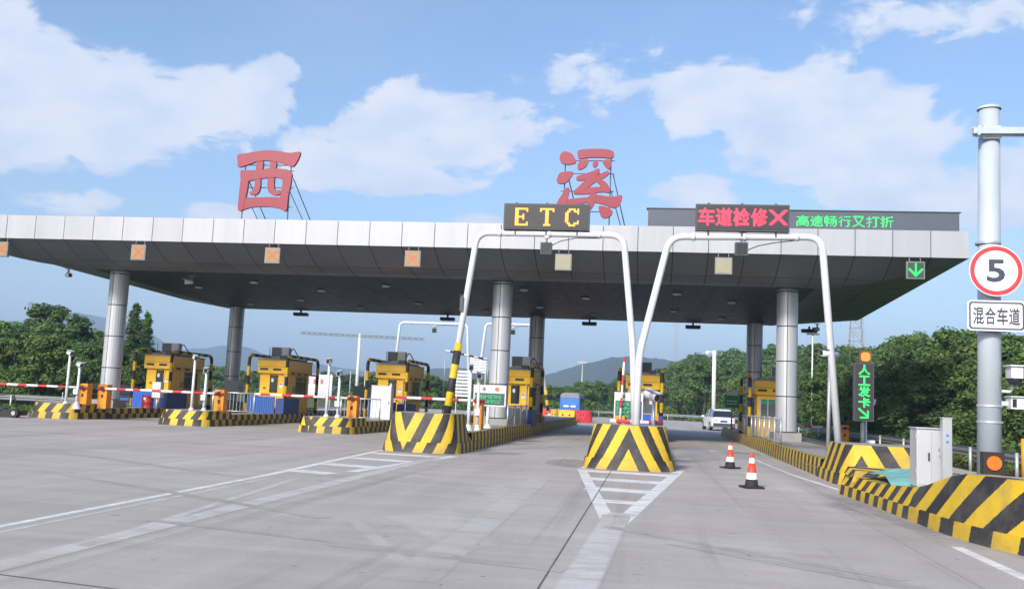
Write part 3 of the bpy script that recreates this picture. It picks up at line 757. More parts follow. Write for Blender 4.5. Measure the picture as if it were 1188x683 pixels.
# ================================================================== columns
def column(x, y, ztop, label, rad=.44):
    t = thing('steel_column', (x, y, .4), label, 'column', 'round columns carrying the toll canopy')
    z = .82; k = 0
    q = MB(); q.box(x-.56, x+.56, y-.56, y+.56, .38, .80); q.build('pedestal', ISL, t)
    q = MB(); q.tube([(x, y, .6), (x, y, ztop)], rad-.03, 20); q.build('core', JOINT, t)
    ring = 1.47
    while z < ztop-.05:
        z1 = min(z+ring, ztop+.03)
        for h in (0, 1):
            a0 = math.pi*h + R(-96); q = MB(); n = 12; base = []
            for j in range(n):
                b0, b1 = a0+R(1.7)+(math.pi-R(3.4))*j/n, a0+R(1.7)+(math.pi-R(3.4))*(j+1)/n
                q.face([(x+rad*math.cos(b0), y+rad*math.sin(b0), z+.02), (x+rad*math.cos(b1), y+rad*math.sin(b1), z+.02), (x+rad*math.cos(b1), y+rad*math.sin(b1), z1-.02), (x+rad*math.cos(b0), y+rad*math.sin(b0), z1-.02)], 0, True)
            o = q.build('cladding_panel', COLM, t)
        z = z1
    return t
for i, nm in ((1, 'front column by the twin orange barrier cabinets at the leftmost island'), (4, 'front column behind the small green display board, between the booths'), (6, 'front column on the island with the green lane sign and cones beside')):
    column(ISX[i], 41.4, 6.8, 'silver clad '+nm)
for i, nm in ((1, 'rear column, slim, behind the grey box between two yellow booths'), (4, 'rear column half hidden behind the air conditioner of a booth'), (6, 'rear column standing behind the booth with the green stripe window')):
    column(ISX[i], 54.4, 6.5, 'silver clad '+nm)
# ================================================================== red rooftop characters
XI = [[(-18.25, 11.76), (-17.86, 11.79), (-17.37, 11.9), (-16.88, 11.96), (-16.38, 11.91), (-15.93, 11.82), (-15.66, 11.86), (-15.44, 11.9), (-15.42, 11.78), (-15.52, 11.54), (-15.68, 11.28), (-15.87, 11.29), (-16.07, 11.38), (-16.34, 11.45), (-16.62, 11.51), (-17.01, 11.53), (-17.34, 11.49), (-17.66, 11.38), (-17.93, 11.28), (-18.15, 11.23), (-18.22, 11.31), (-18.2, 11.47), (-18.26, 11.63)], [(-18.07, 11.04), (-17.89, 11.06), (-17.71, 10.62), (-17.73, 10.19), (-17.79, 9.81), (-17.86, 9.34), (-17.93, 9.27), (-18.04, 9.31), (-18.05, 9.65), (-18.04, 10.18), (-18.02, 10.72)], [(-17.98, 11.06), (-17.38, 11.01), (-16.82, 11.15), (-16.37, 11.12), (-15.88, 11.1), (-15.72, 10.9), (-15.75, 10.76), (-16.13, 10.74), (-16.49, 10.79), (-16.79, 10.78), (-17.11, 10.73), (-17.49, 10.67), (-17.76, 10.59), (-18.03, 10.72), (-18.06, 10.99)], [(-16.13, 10.76), (-15.73, 10.85), (-15.79, 10.26), (-15.85, 9.84), (-15.85, 9.39), (-15.91, 9.3), (-16.05, 9.36), (-16.17, 9.85), (-16.13, 10.0), (-16.08, 10.5)], [(-18.03, 9.81), (-17.65, 9.84), (-17.21, 9.84), (-16.72, 9.88), (-16.17, 9.86), (-15.87, 9.79), (-15.86, 9.37), (-15.92, 9.31), (-16.3, 9.45), (-16.85, 9.51), (-17.4, 9.47), (-17.78, 9.36), (-17.93, 9.27), (-18.03, 9.33)], [(-17.37, 11.53), (-17.09, 11.5), (-17.09, 11.18), (-17.16, 10.73), (-17.14, 10.41), (-17.18, 10.14), (-17.3, 10.01), (-17.55, 10.02), (-17.57, 10.15), (-17.43, 10.19), (-17.36, 10.35), (-17.39, 10.73), (-17.37, 11.18)], [(-16.74, 11.53), (-16.45, 11.45), (-16.48, 11.16), (-16.51, 10.73), (-16.5, 10.36), (-16.42, 10.21), (-16.21, 10.27), (-16.18, 10.13), (-16.29, 10.02), (-16.51, 10.01), (-16.69, 10.12), (-16.77, 10.36), (-16.78, 10.73), (-16.7, 11.19)]]
SI = [[(-4.07, 11.77), (-3.97, 11.92), (-3.83, 11.98), (-3.62, 11.9), (-3.47, 11.73), (-3.4, 11.57), (-3.51, 11.5), (-3.78, 11.46), (-4.01, 11.55)], [(-3.33, 12.01), (-3.11, 12.06), (-2.51, 12.1), (-2.02, 12.05), (-1.86, 11.97), (-1.86, 11.79), (-2.0, 11.73), (-2.35, 11.78), (-2.85, 11.77), (-3.19, 11.7), (-3.29, 11.75)], [(-3.31, 11.42), (-3.21, 11.58), (-2.94, 11.65), (-2.89, 11.59), (-2.96, 11.4), (-3.13, 11.28), (-3.27, 11.25)], [(-2.7, 11.48), (-2.59, 11.64), (-2.49, 11.61), (-2.48, 11.48), (-2.58, 11.35), (-2.66, 11.38)], [(-2.29, 11.56), (-2.15, 11.64), (-1.96, 11.61), (-1.95, 11.48), (-2.0, 11.27), (-2.09, 11.32), (-2.19, 11.43)], [(-4.13, 10.86), (-4.04, 11.07), (-3.77, 11.12), (-3.52, 11.12), (-3.53, 11.02), (-3.66, 10.84), (-3.8, 10.68), (-4.0, 10.65), (-4.14, 10.73)], [(-3.84, 10.4), (-3.67, 10.46), (-3.64, 10.35), (-3.7, 10.0), (-3.74, 9.7), (-3.9, 9.39), (-4.15, 9.34), (-4.2, 9.49), (-4.14, 9.69), (-4.05, 9.94), (-3.91, 10.15)], [(-3.34, 10.94), (-3.12, 11.02), (-2.77, 11.12), (-2.48, 11.28), (-2.42, 11.2), (-2.45, 11.07), (-2.62, 10.95), (-2.86, 10.87), (-3.06, 10.81), (-3.31, 10.8)], [(-2.09, 11.19), (-2.01, 11.07), (-2.17, 10.9), (-2.42, 10.8), (-2.66, 10.67), (-2.85, 10.49), (-3.05, 10.39), (-3.19, 10.23), (-3.41, 10.25), (-3.43, 10.36), (-3.25, 10.51), (-3.06, 10.69), (-2.86, 10.87), (-2.57, 10.95), (-2.33, 11.07)], [(-2.42, 10.82), (-2.22, 10.77), (-2.07, 10.62), (-1.96, 10.42), (-1.98, 10.3), (-2.2, 10.32), (-2.36, 10.45), (-2.34, 10.6), (-2.49, 10.7)], [(-3.43, 10.26), (-3.34, 10.38), (-2.85, 10.46), (-2.36, 10.5), (-1.99, 10.42), (-1.98, 10.3), (-2.35, 10.31), (-2.89, 10.22), (-3.39, 10.22)], [(-2.77, 10.24), (-2.52, 10.27), (-2.54, 10.02), (-2.63, 9.71), (-2.91, 9.36), (-3.16, 9.35), (-2.9, 9.71), (-2.81, 9.96)], [(-3.72, 9.97), (-3.28, 10.01), (-2.84, 10.07), (-2.77, 9.91), (-3.22, 9.78), (-3.76, 9.67), (-3.79, 9.85)], [(-2.84, 10.11), (-2.44, 10.17), (-2.05, 10.1), (-1.71, 10.1), (-1.46, 10.18), (-1.48, 9.98), (-1.6, 9.75), (-1.79, 9.65), (-2.04, 9.77), (-2.43, 9.87), (-2.83, 9.89)], [(-2.38, 9.67), (-2.28, 9.71), (-2.03, 9.65), (-1.83, 9.52), (-1.88, 9.35), (-2.07, 9.23), (-2.24, 9.27), (-2.32, 9.44)]]
def soften(poly, n=2):
    for _ in range(n):
        out_ = []
        for i in range(len(poly)):
            a, b = poly[i], poly[(i+1) % len(poly)]
            out_ += [(a[0]*.78+b[0]*.22, a[1]*.78+b[1]*.22), (a[0]*.22+b[0]*.78, a[1]*.22+b[1]*.78)]
        poly = out_
    return poly
def grow(poly, d):
    cx = sum(p[0] for p in poly)/len(poly); cz = sum(p[1] for p in poly)/len(poly)
    return [(x+d*math.copysign(1, x-cx)*min(1, abs(x-cx)*6), z+d*math.copysign(1, z-cz)*min(1, abs(z-cz)*6)) for x, z in poly]
def rooftop_char(strokes, label, x0, x1, ztop):
    t = thing('rooftop_character', ((x0+x1)/2, 38.4, 8.7), label, 'sign')
    for k, p in enumerate(strokes):
        q = MB(); y = 38.40+.004*k; q.prism_y(soften(grow(p, .03), 2), y, 38.55+.003*k, 0, 1); q.build('stroke', [SIGNRED, SIGNSIDE], t)
    q = MB()
    for x in (x0+.25, x1-.35):
        q.tube([(x, 38.62, 8.7), (x, 38.62, ztop)], .022, 6); q.tube([(x+.1, 38.7, ztop-.8), (x+.75, 40.2, 8.6)], .022, 6); q.tube([(x, 38.66, ztop-1.4), (x+.6, 39.6, 8.6)], .018, 6)
    for z in (9.5, 10.35, 11.1, ztop-.25): q.tube([(x0+.1, 38.60, z), (x1-.2, 38.60, z)], .018, 6)
    q.build('support_frame', DGREY, t)
rooftop_char(XI, 'large faded red character 西 standing on the canopy roof', -18.2, -15.5, 11.6)
rooftop_char(SI, 'large faded red character 溪 standing on the roof behind the amber sign', -4.1, -1.6, 11.9)

# ================================================================== led boards
t = thing('led_message_board', (5.6, 38.0, 8.75), 'long dark led board with green characters along the roof edge', 'led board')
q = MB(); q.box(-.36, 11.5, 38.0, 38.3, 8.80, 9.54); q.build('cabinet', mat('slate led cabinet', (.085, .10, .13), .5), t)
q = MB(); q.box(-.42, 11.56, 37.97, 38.33, 9.54, 9.58); q.build('top_edge', DGREY, t)
w = (9.12-5.42)/7
for k, ch in enumerate('高速畅行又打折'):
    q = MB(); x0 = 5.42+w*k; led_glyph(q, ch, x0+.02, x0+w-.04, 37.992, 8.93, 9.36, 16, -.004, .95); q.build('lettering', CEMIT['green'], t)
SLATE = mat('led face', (.035, .032, .036), .45, var=.08)
def lane_led(x0, x1, z0, z1, y, label):
    t = thing('lane_led_sign', ((x0+x1)/2, y, z0), label, 'led sign', 'led signs over the portal gantries')
    q = MB(); q.box(x0, x1, y, y+.22, z0, z1); q.build('cabinet', DGREY, t)
    q = MB(); q.box(x0+.04, x1-.04, y-.012, y-.002, z0+.04, z1-.04); q.build('led_face', SLATE, t)
    q = MB()
    for k in range(3):
        x = x0+(x1-x0)*(.14+.36*k); q.box(x-.03, x+.03, y+.08, y+.14, z1, z1+.05); q.box(x-.025, x+.025, y+.06, y+.16, z0-.14, z0)
    q.build('bracket', DGREY, t)
    return t
GY1, GY2 = 28.3, 26.0
t = lane_led(-4.63, -2.01, 6.80, 7.60, GY1-.16, 'dark led sign reading ETC in amber letters')
for ch, (a, b) in zip('ETC', ((-4.28, -3.88), (-3.52, -3.08), (-2.75, -2.33))):
    q = MB(); led_bits(q, BITS[ch], a, b, GY1-.18, 6.91, 7.46, .93); q.build('lettering', CEMIT['amber'], t)
t = lane_led(1.04, 3.52, 6.44, 7.17, GY2-.16, 'dark led sign with red characters and a red cross')
w = .465
for k, ch in enumerate('车道检修'):
    x0 = 1.11+w*k; q = MB(); led_glyph(q, ch, x0, x0+w-.03, GY2-.18, 6.57, 7.06, 22, .018, 1.0); q.build('lettering', CEMIT['red'], t)
q = MB()
for s in (1, -1):
    for k in range(15):
        u = -.19+.38*k/14
        for d in (-.022, .022): led_dot(q, 3.22+u+d, 6.82+s*u, GY2-.18-.0006*(s > 0)-.0003*(d > 0)-.00001*k, .027, .022)
q.build('lettering', CEMIT['red'], t)

# ================================================================== portal gantries
def portal(pts, y, r, label, stripe_leg=None, n=14, group='white portal gantries'):
    t = thing('portal_gantry', (pts[0][0], y, 0), label, 'gantry', group)
    q = MB(); q.tube(bend([(x, y, z) for x, z in pts], .40, 6), r, n); q.build('pipe_frame', WHT, t)
    q = MB()
    for (x, z) in (pts[0], pts[-1]):
        q.lathe((x, y, z-.0), [(r+.14, 0), (r+.14, .03), (r+.02, .05), (r+.01, .22)], n)
    q.build('foot_flange', WHT, t)
    (xa, za), (xb, zb) = [(a, b) for a, b in zip(pts[:-1], pts[1:]) if abs(a[1]-b[1]) < .3][0]
    for f in (.16, .5, .84):
        x = xa+(xb-xa)*f; z = za+(zb-za)*f; q = MB(); q.tube([(x-.05, y, z), (x+.05, y, z)], r+.018, n); q.build('pipe_sleeve', WHT, t)
    k = [j for j in range(len(pts)-1) if abs(pts[j][1]-pts[j+1][1]) < .3][0]
    (xa, za), (xb, zb) = pts[k], pts[k+1]
    q = MB(); q.tube([((xa+xb)/2, y-.02, (za+zb)/2-r-.3), ((xa+xb)/2+.35, y-.03, za-r-.12), ((xa+xb)/2+.8, y-.02, za-r-.02), (xb-.7, y-.02, zb-r-.012)], .014, 5); q.build('cable', BLK, t)
    return t
BYS = stripes('pole stripes', .84, 0, None, wear=.25)
t = portal([(-6.2, .5), (-5.45, 6.70), (-.98, 6.70), (-.60, 3.3), (-.46, .5)], GY1, .096, 'white pipe portal carrying the amber ETC sign, one leg striped')
q = MB(); q.tube([(-6.2+.75*.012, GY1, .55), (-6.2+.75*.45, GY1, 3.28)], .118, 14, r1=.118); q.build('striped_sleeve', BYS, t)
q = MB(); q.box(-5.86, -5.76, GY1-.16, GY1-.1, 4.25, 4.7); q.build('junction_box', DGREY, t)
t = portal([(-.40, .5), (-.38, 3.0), (.36, 6.28), (4.38, 6.34), (4.88, .45)], GY2, .096, 'white pipe portal carrying the red character sign, between the two near noses')
def floodlight(x, y, z, label, s=.17):
    t = thing('flood_lamp', (x, y, z), label, 'lamp', 'lamps hung under the portals')
    q = MB(); q.box(x-s, x+s, y-.13, y+.1, z-.20, z+.16); q.build('housing', DGREY, t)
    q = MB(); q.box(x-s+.03, x+s-.03, y-.138, y-.131, z-.17, z+.13); q.build('lens', GLASS, t)
    q = MB(); q.tube([(x, y, z+.16), (x, y, z+.42)], .03, 8); q.box(x-.06, x+.06, y-.07, y+.07, z+.3, z+.44); q.build('hanger', GALV, t)
floodlight(-3.3, GY1, 6.26, 'black lamp box hung from the portal below the amber sign')
floodlight(2.28, GY2, 5.98, 'black lamp box hung from the portal below the red sign')
def bullet(mb_body, mb_lens, x, y, z, yaw, L=.42, r=.075, tilt=-.12):
    d = Vector((math.sin(yaw)*math.cos(tilt), -math.cos(yaw)*math.cos(tilt), math.sin(tilt)))
    p = Vector((x, y, z)); mb_body.tube([p-d*L*.5, p+d*L*.42], r, 10)
    up_ = Vector((0, 0, 1)); s = d.cross(up_).normalized(); u = s.cross(d)
    a, b = p-d*L*.5+u*(r+.012), p+d*L*.62+u*(r+.012)
    for du in (0, .02):
        mb_body.face([a-s*r+u*du, b-s*r+u*du, b+s*r+u*du, a+s*r+u*du])
    mb_lens.tube([p+d*L*.42, p+d*L*.44], r*.8, 10)
def camera_pole(x, y, h, yaw, label, z0=.43, kind=0):
    t = thing('camera_pole', (x, y, z0), label, 'camera pole', 'white camera poles at the barriers')
    q = MB(); q.tube([(x, y, z0), (x, y, h)], .06, 12, r1=.05); q.build('pole', WHT, t)
    q = MB(); q.lathe((x, y, z0), [(.22, 0), (.20, .03), (.09, .26), (.065, .3)], 14); q.build('base', WHT, t)
    b, l = MB(), MB(); bullet(b, l, x+.08*math.sin(yaw), y-.1, h+.06, yaw, .5, .095)
    b.build('camera_body', WHT, t); l.build('lens', GLASS, t)
    if kind:
        q = MB(); q.box(x-.10, x+.10, y-.16, y-.05, z0+.62, z0+.85); q.build('junction_box', WHT, t)
    return t
P37 = 37.4
camera_pole(-24.65, P37, 2.70, .9, 'taller white camera pole beside the orange cabinets at the trolley end')
camera_pole(-24.15, P37, 2.22, .9, 'shorter white camera pole with a small box, beside the orange cabinets', kind=1)
camera_pole(-18.95, P37, 2.72, .6, 'taller white camera pole at the booth with the red drum')
camera_pole(-18.40, P37, 2.22, .3, 'shorter white camera pole with a box at the booth with the red drum', kind=1)
camera_pole(-13.10, P37, 2.80, .1, 'tall white camera pole before the white hoarding with red marks')
camera_pole(-12.62, P37, 2.32, .1, 'shorter white pole with dome camera before the white hoarding', kind=1)
camera_pole(-6.25, 32.5, 2.62, .2, 'white camera pole left of the green text board')
camera_pole(-6.02, 32.9, 2.36, .2, 'shorter white pole with a box at the orange post, left of the green text board', kind=1)
# camera on the middle nose
t = thing('camera_pole', (0.02, 27.3, .44), 'short white pole with a large bullet camera behind the middle nose', 'camera pole', 'white camera poles at the barriers')
q = MB(); q.tube([(.06, 27.3, .44), (.06, 27.3, 1.85)], .05, 10); q.build('pole', STEEL, t)
b, l = MB(), MB(); bullet(b, l, 0.0, 27.1, 1.93, .75, .5, .12, -.28); b.build('camera_body', WHT, t); l.build('lens', GLASS, t)
t = thing('camera_pole', (4.98, 28, .44), 'thin grey pole with a bullet camera beside the portal leg', 'camera pole', 'white camera poles at the barriers')
q = MB(); q.tube([(4.86, 27.6, .44), (4.90, 27.6, 3.05)], .05, 10); q.build('pole', GALV, t)
b, l = MB(), MB(); bullet(b, l, 4.58, 26.0, 3.22, -.95, .62, .085, .02); q = MB(); q.tube([(4.64, 26.1, 3.2), (4.86, 26.4, 3.15), (4.89, 27.6, 3.0)], .03, 8)
b.build('camera_body', WHT, t); l.build('lens', GLASS, t); q.build('bracket', GALV, t)

# ================================================================== booths
CORR = mat('blue corrugated panel', (.03, .10, .36), .5, var=.15)
BOOTHROOF = mat('booth roof yellow', (.78, .45, .02), .4, var=.12)
ACW = mat('air conditioner casing', (.58, .59, .57), .5, var=.1)
def booth(i, label, y0=45.6, front='panel', low=None, dx=0):
    x = ISX[i]+dx; y1 = y0+3.1; hw = .70; zb = .43; ZR_ = 2.42
    t = thing('toll_booth', (x, y0, zb), label, 'toll booth', 'yellow toll booths')
    q = MB()      # walls as panels round the window openings
    if front == 'panel':
        q.box(x-hw, x-.18, y0, y0+.06, 1.28, ZR_); q.box(x+.24, x+hw, y0, y0+.06, 1.28, ZR_)
        q.box(x-.18, x+.24, y0, y0+.06, 2.34, ZR_); q.box(x-.18, x+.24, y0, y0+.06, 1.28, 1.46)
        q.box(x+.27, x+.30, y0-.015, y0, 1.3, ZR_-.02)
    else:
        q.box(x-hw, x-.56, y0, y0+.06, 1.28, ZR_); q.box(x+.56, x+hw, y0, y0+.06, 1.28, ZR_); q.box(x-.56, x+.56, y0, y0+.06, 2.20, ZR_)
    q.box(x-hw, x+hw, y0, y0+.06, zb, 1.28)
    for s in (-1, 1):
        xa, xb = (x-hw, x-hw+.05) if s < 0 else (x+hw-.05, x+hw)
        q.box(xa, xb, y0+.06, y0+1.25, zb, ZR_); q.box(xa, xb, y1-.35, y1-.06, zb, ZR_); q.box(xa, xb, y0+1.25, y1-.35, zb, 1.40); q.box(xa, xb, y0+1.25, y1-.35, 2.28, ZR_)
    q.box(x-hw, x+hw, y1-.06, y1, zb, ZR_)
    q.build('wall', YEL2, t)
    q = MB(); q.box(x-.80, x+.80, y0-.14, y1+.14, ZR_, 3.08); q.build('roof', BOOTHROOF, t)
    q = MB(); q.box(x-.83, x+.83, y0-.17, y1+.17, 3.08, 3.13); q.box(x-.6, x+.6, y0+.1, y1-.1, 3.13, 3.22); q.build('roof_edge', MGREY, t)
    for a in (-.68, .02):
        q = MB(); q.box(x+a, x+a+.42, y0-.152, y0-.141, 2.57, 2.68); q.build('lamp_slot', BLK, t)
    q = MB(); q.box(x-.78, x+.78, y0-.146, y0-.141, 2.75, 2.77); q.build('roof_seam', mat('seam', (.25, .14, .01), .6), t)
    for s in (-1, 1):
        xa, xb = (x-hw+.015, x-hw+.03) if s < 0 else (x+hw-.03, x+hw-.015)
        w_ = MB(); w_.box(xa, xb, y0+1.25, y1-.35, 1.40, 2.28); g = w_.build('side_window', GLASS, t)
        q = MB(); xo = x+s*(hw+.012)
        for yy in (y0+1.22, y0+2.0, y1-.38): q.box(min(xo, xo-s*.03), max(xo, xo-s*.03), yy, yy+.05, 1.33, 2.30)
        for zz in (1.3, 2.05, 2.28): q.box(min(xo, xo-s*.028), max(xo, xo-s*.028), y0+1.22, y1-.33, zz, zz+.045)
        q.build('window_frame', MGREY, t)
    if front == 'panel':
        q = MB(); c = (x+.03, 2.0); P = soften([(x-.18, 1.46), (x+.24, 1.46), (x+.24, 2.34), (x-.18, 2.34)], 1); q.prism_y(P, y0-.012, y0+.05); g = q.build('front_window', GLASS, t)
        q = MB(); q.prism_y([(x+.03-.07+.07*math.cos(k*.6283), 2.08+.11*math.sin(k*.6283)) for k in range(10)], y0-.02, y0-.013); q.build('white_decal', WHT, t)
        q = MB(); q.box(x-.52, x-.38, y0-.012, y0, 1.62, 1.74); q.build('wall_socket', mat('brown box', (.25, .13, .03), .6), t)
    else:
        q = MB(); q.box(x-.56, x+.56, y0+.02, y0+.035, 1.28, 2.20); q.build('front_window', mat('booth glass', (.10, .12, .13), .1, var=.3, scale=1.5, spec=.6), t)
        q = MB(); q.box(x-.54, x+.54, y0+.005, y0+.018, 1.98, 2.16); q.build('green_strip', mat('green film', (.04, .30, .14), .5), t)
        for a in (-.56, -.22, .51): q = MB(); q.box(x+a, x+a+.05, y0-.005, y0+.02, 1.3, 2.20); q.build('window_frame', GALV, t)
    q = MB(); q.tube(bend([(x+.60, y0-.03, zb), (x+.60, y0-.03, ZR_-.25), (x+.60, y0-.12, ZR_-.02)], .06), .022, 6); q.build('conduit', GALV, t)
    q = MB(); q.box(x+.33, x+.50, y0-.010, y0-.002, 1.72, 1.96); q.build('paper_notice', WHT, t)
    q = MB(); q.box(x+.34, x+.49, y0-.016, y0-.011, 1.88, 1.93); q.build('notice_head', REDP if i % 2 else BLUE, t)
    q = MB(); q.tube([(x-.5, y0+.5, 3.2), (x-.5, y0+.5, 3.75)], .015, 5); q.build('aerial', DGREY, t)
    q = MB(); q.box(x+.28, x+.62, y0-.05, y0+.25, 3.13, 3.33); q.build('roof_box', DGREY, t)
    for yy in (y0+.45, y0+.85): q = MB(); q.box(x+hw+.001, x+hw+.006, yy, yy+.012, .5, 2.4); q.build('panel_seam', mat('seam', (.25, .14, .01), .6), t)
    q = MB(); q.box(x+hw+.002, x+hw+.05, y0+.95, y0+1.1, 1.5, 1.78); q.build('meter_box', MGREY, t)
    if low:
        q = MB(); q.box(x-.85, x+.50, y0-.9, y0-.84, zb, 1.26); q.build('front_screen', low, t)
        q = MB(); q.box(x+.56, x+.98, y0-.86, y0+1.2, zb, 1.20); q.build('side_screen', NAVY, t)
        if low is CORR:
            q = MB()
            for k in range(12): q.box(x-.84+.111*k, x-.79+.111*k, y0-.925, y0-.90, zb+.03, 1.27)
            q.build('screen_rib', low, t)
    return t
def air_con(x, y, z, label, flip=False):
    t = thing('air_conditioner', (x, y, z), label, 'air conditioner', 'outdoor air conditioner units on the booth roofs')
    q = MB(); q.box(x-.46, x+.46, y, y+.36, z+.04, z+.56); q.build('casing', ACW, t)
    q = MB(); a = x-.43
    for k in range(7): q.box(a, a+.50, y-.018, y-.004, z+.10+.062*k, z+.135+.062*k)
    q.build('grille', MGREY, t)
    q = MB(); q.box(a-.005, a+.505, y-.004, y-.001, z+.08, z+.54); q.build('fan_recess', DGREY, t)
    q = MB(); q.box(x-.42, x-.34, y+.02, y+.34, z, z+.04); q.box(x+.34, x+.42, y+.02, y+.34, z, z+.04); q.build('foot', DGREY, t)
    q = MB(); q.tube(bend([(x+.46, y+.2, z+.3), (x+.62, y+.2, z+.55), (x+.85, y+.5, z+.06)], .1), .025, 6); q.build('hose', mat('blue hose', (.03, .07, .22), .5), t)
FRAMES = stripes('crash frame stripes', .92, 0, None, wear=.3)
def crash_frame(x, y0, y1, h, label, zlow=.43):
    t = thing('crash_frame', (x, y0, zlow), label, 'crash frame', 'striped pipe crash frames round the booths')
    q = MB(); q.tube(bend([(x, y0, zlow), (x, y0, h), (x, y1, h-.02), (x, y1, zlow)], .38, 5), .085, 10); q.build('pipe_frame', FRAMES, t)
    q = MB(); q.tube([(x, y0, h-.85), (x, y1, h-.85)], .05, 8); q.build('cross_pipe', FRAMES, t)
    q = MB()
    for y in (y0, y1): q.lathe((x, y, zlow-.005), [(.17, 0), (.17, .025), (.09, .03)], 12)
    q.build('foot_plate', BLK, t)
names = {1: 'first yellow booth, with a flat blue screen and a red drum before it', 2: 'yellow booth with corrugated blue screen, between two column pairs', 3: 'yellow booth behind the tall white cabinet',
         4: 'yellow booth mostly hidden by the column and the green text board', 5: 'yellow booth straight behind the middle nose and its white board', 6: 'yellow booth with a wide green-striped front window, behind the cones'}
lows = {1: BLUE, 2: CORR, 3: NAVY, 4: NAVY, 5: BLUE, 6: None}
for i in range(1, 7):
    booth(i, names[i], 45.6 if i != 6 else 47.0, 'panel' if i not in (5, 6) else 'window', lows[i], dx=(.12 if i < 5 else .1))
for i, s in ((1, 'grey air conditioner unit on the booth with the red drum'), (2, 'grey air conditioner unit on the booth with corrugated screen'), (3, 'grey air conditioner unit on the booth behind the white cabinet'), (4, 'grey air conditioner unit half behind the clad column'), (6, 'grey air conditioner unit on the booth with the green window strip')):
    air_con(ISX[i]+{1: .15, 2: .05, 3: .05, 4: .25, 6: .55}[i], 46.4 if i != 6 else 47.3, 3.22, s)
t = thing('air_conditioner', (ISX[5]+.28, 46.6, 3.22), 'small dark box unit on the booth behind the middle nose', 'air conditioner', 'outdoor air conditioner units on the booth roofs')
q = MB(); q.box(ISX[5]+.02, ISX[5]+.5, 46.6, 46.9, 3.26, 3.74); q.build('casing', DGREY, t); q = MB(); q.box(ISX[5]+.1, ISX[5]+.16, 46.65, 46.85, 3.22, 3.26); q.box(ISX[5]+.36, ISX[5]+.42, 46.65, 46.85, 3.22, 3.26); q.build('foot', GALV, t)
where = {1: 'the booth with the red drum', 2: 'the booth with corrugated blue screen', 3: 'the booth behind the white cabinet', 4: 'the booth behind the green text board', 5: 'the booth behind the middle nose', 6: 'the booth with the green window strip'}
for i in range(1, 7):
    y0 = 45.1 if i != 6 else 46.4
    crash_frame(ISX[i]-1.0, y0, y0+4.4, 3.30, 'striped crash frame along the left side of '+where[i])
    crash_frame(ISX[i]+1.0, y0, y0+4.4, 3.30, 'striped crash frame along the right side of '+where[i])

# ================================================================== barrier gates
REDB = stripes('boom stripes', .95, 0, None, duty=.45, yellow=(.62, .04, .05), black=(.78, .77, .78), wear=.12)
def gate(x, y, dirx, L, label, z0=.43, h=1.08, zarm=1.33, w=.42, arm=True, raised=False, sag=.0):
    t = thing('barrier_gate', (x, y, z0), label, 'barrier gate', 'orange barrier gates of the lanes')
    q = MB(); q.box(x-w/2, x+w/2, y-.2, y+.2, z0+.04, z0+h); c = q.build('cabinet', ORG, t)
    bv = c.modifiers.new('edge', 'BEVEL'); bv.width = .015; bv.segments = 2
    q = MB(); q.box(x-w/2-.02, x+w/2+.02, y-.22, y+.22, z0, z0+.04); q.build('base', DGREY, t)
    q = MB(); q.box(x-.05, x+.05, y-.208, y-.202, z0+.5, z0+.66); q.build('lock', BLK, t)
    if arm:
        q = MB()
        if raised: q.tube([(x, y-.26, zarm-.3), (x+.12, y-.26, zarm+L)], .045, 8)
        else: q.tube([(x-dirx*.25, y-.26, zarm), (x+dirx*L, y-.26, zarm-sag)], .05, 8)
        q.build('boom', REDB, t)
        q = MB(); q.tube([(x, y-.34, zarm), (x, y-.2, zarm)], .09, 10); q.build('hub', BLK, t)
    return t
gate(-24.30, 38.2, -1, 4.4, 'orange barrier gate whose boom reaches over the lane at the trolley')
gate(-23.62, 38.6, 1, 3.3, 'orange barrier gate by the front column, boom towards the red drum')
gate(-18.15, 38.4, -1, 3.9, 'orange barrier gate standing right of the two camera poles and the red drum', zarm=1.34)
gate(-12.30, 38.4, -1, 4.2, 'bright orange barrier gate before the white hoarding', zarm=1.40)
gate(-6.10, 33.6, -1, 3.0, 'narrow orange barrier gate left of the green text board', zarm=1.55, h=1.15, w=.30)
gate(-1.30, 40.0, -1, 2.75, 'orange barrier gate with its red and white boom raised, behind the middle nose', zarm=.85, h=.75, raised=True)
gate(.10, 28.6, -1, 1.3, 'orange gate post leaning behind the middle nose under the bullet camera', zarm=1.16, h=.95, w=.22)
gate(9.97, 52.0, -1, 3.3, 'orange barrier gate across the lane by the guardrail', z0=0, zarm=.95, h=1.1)

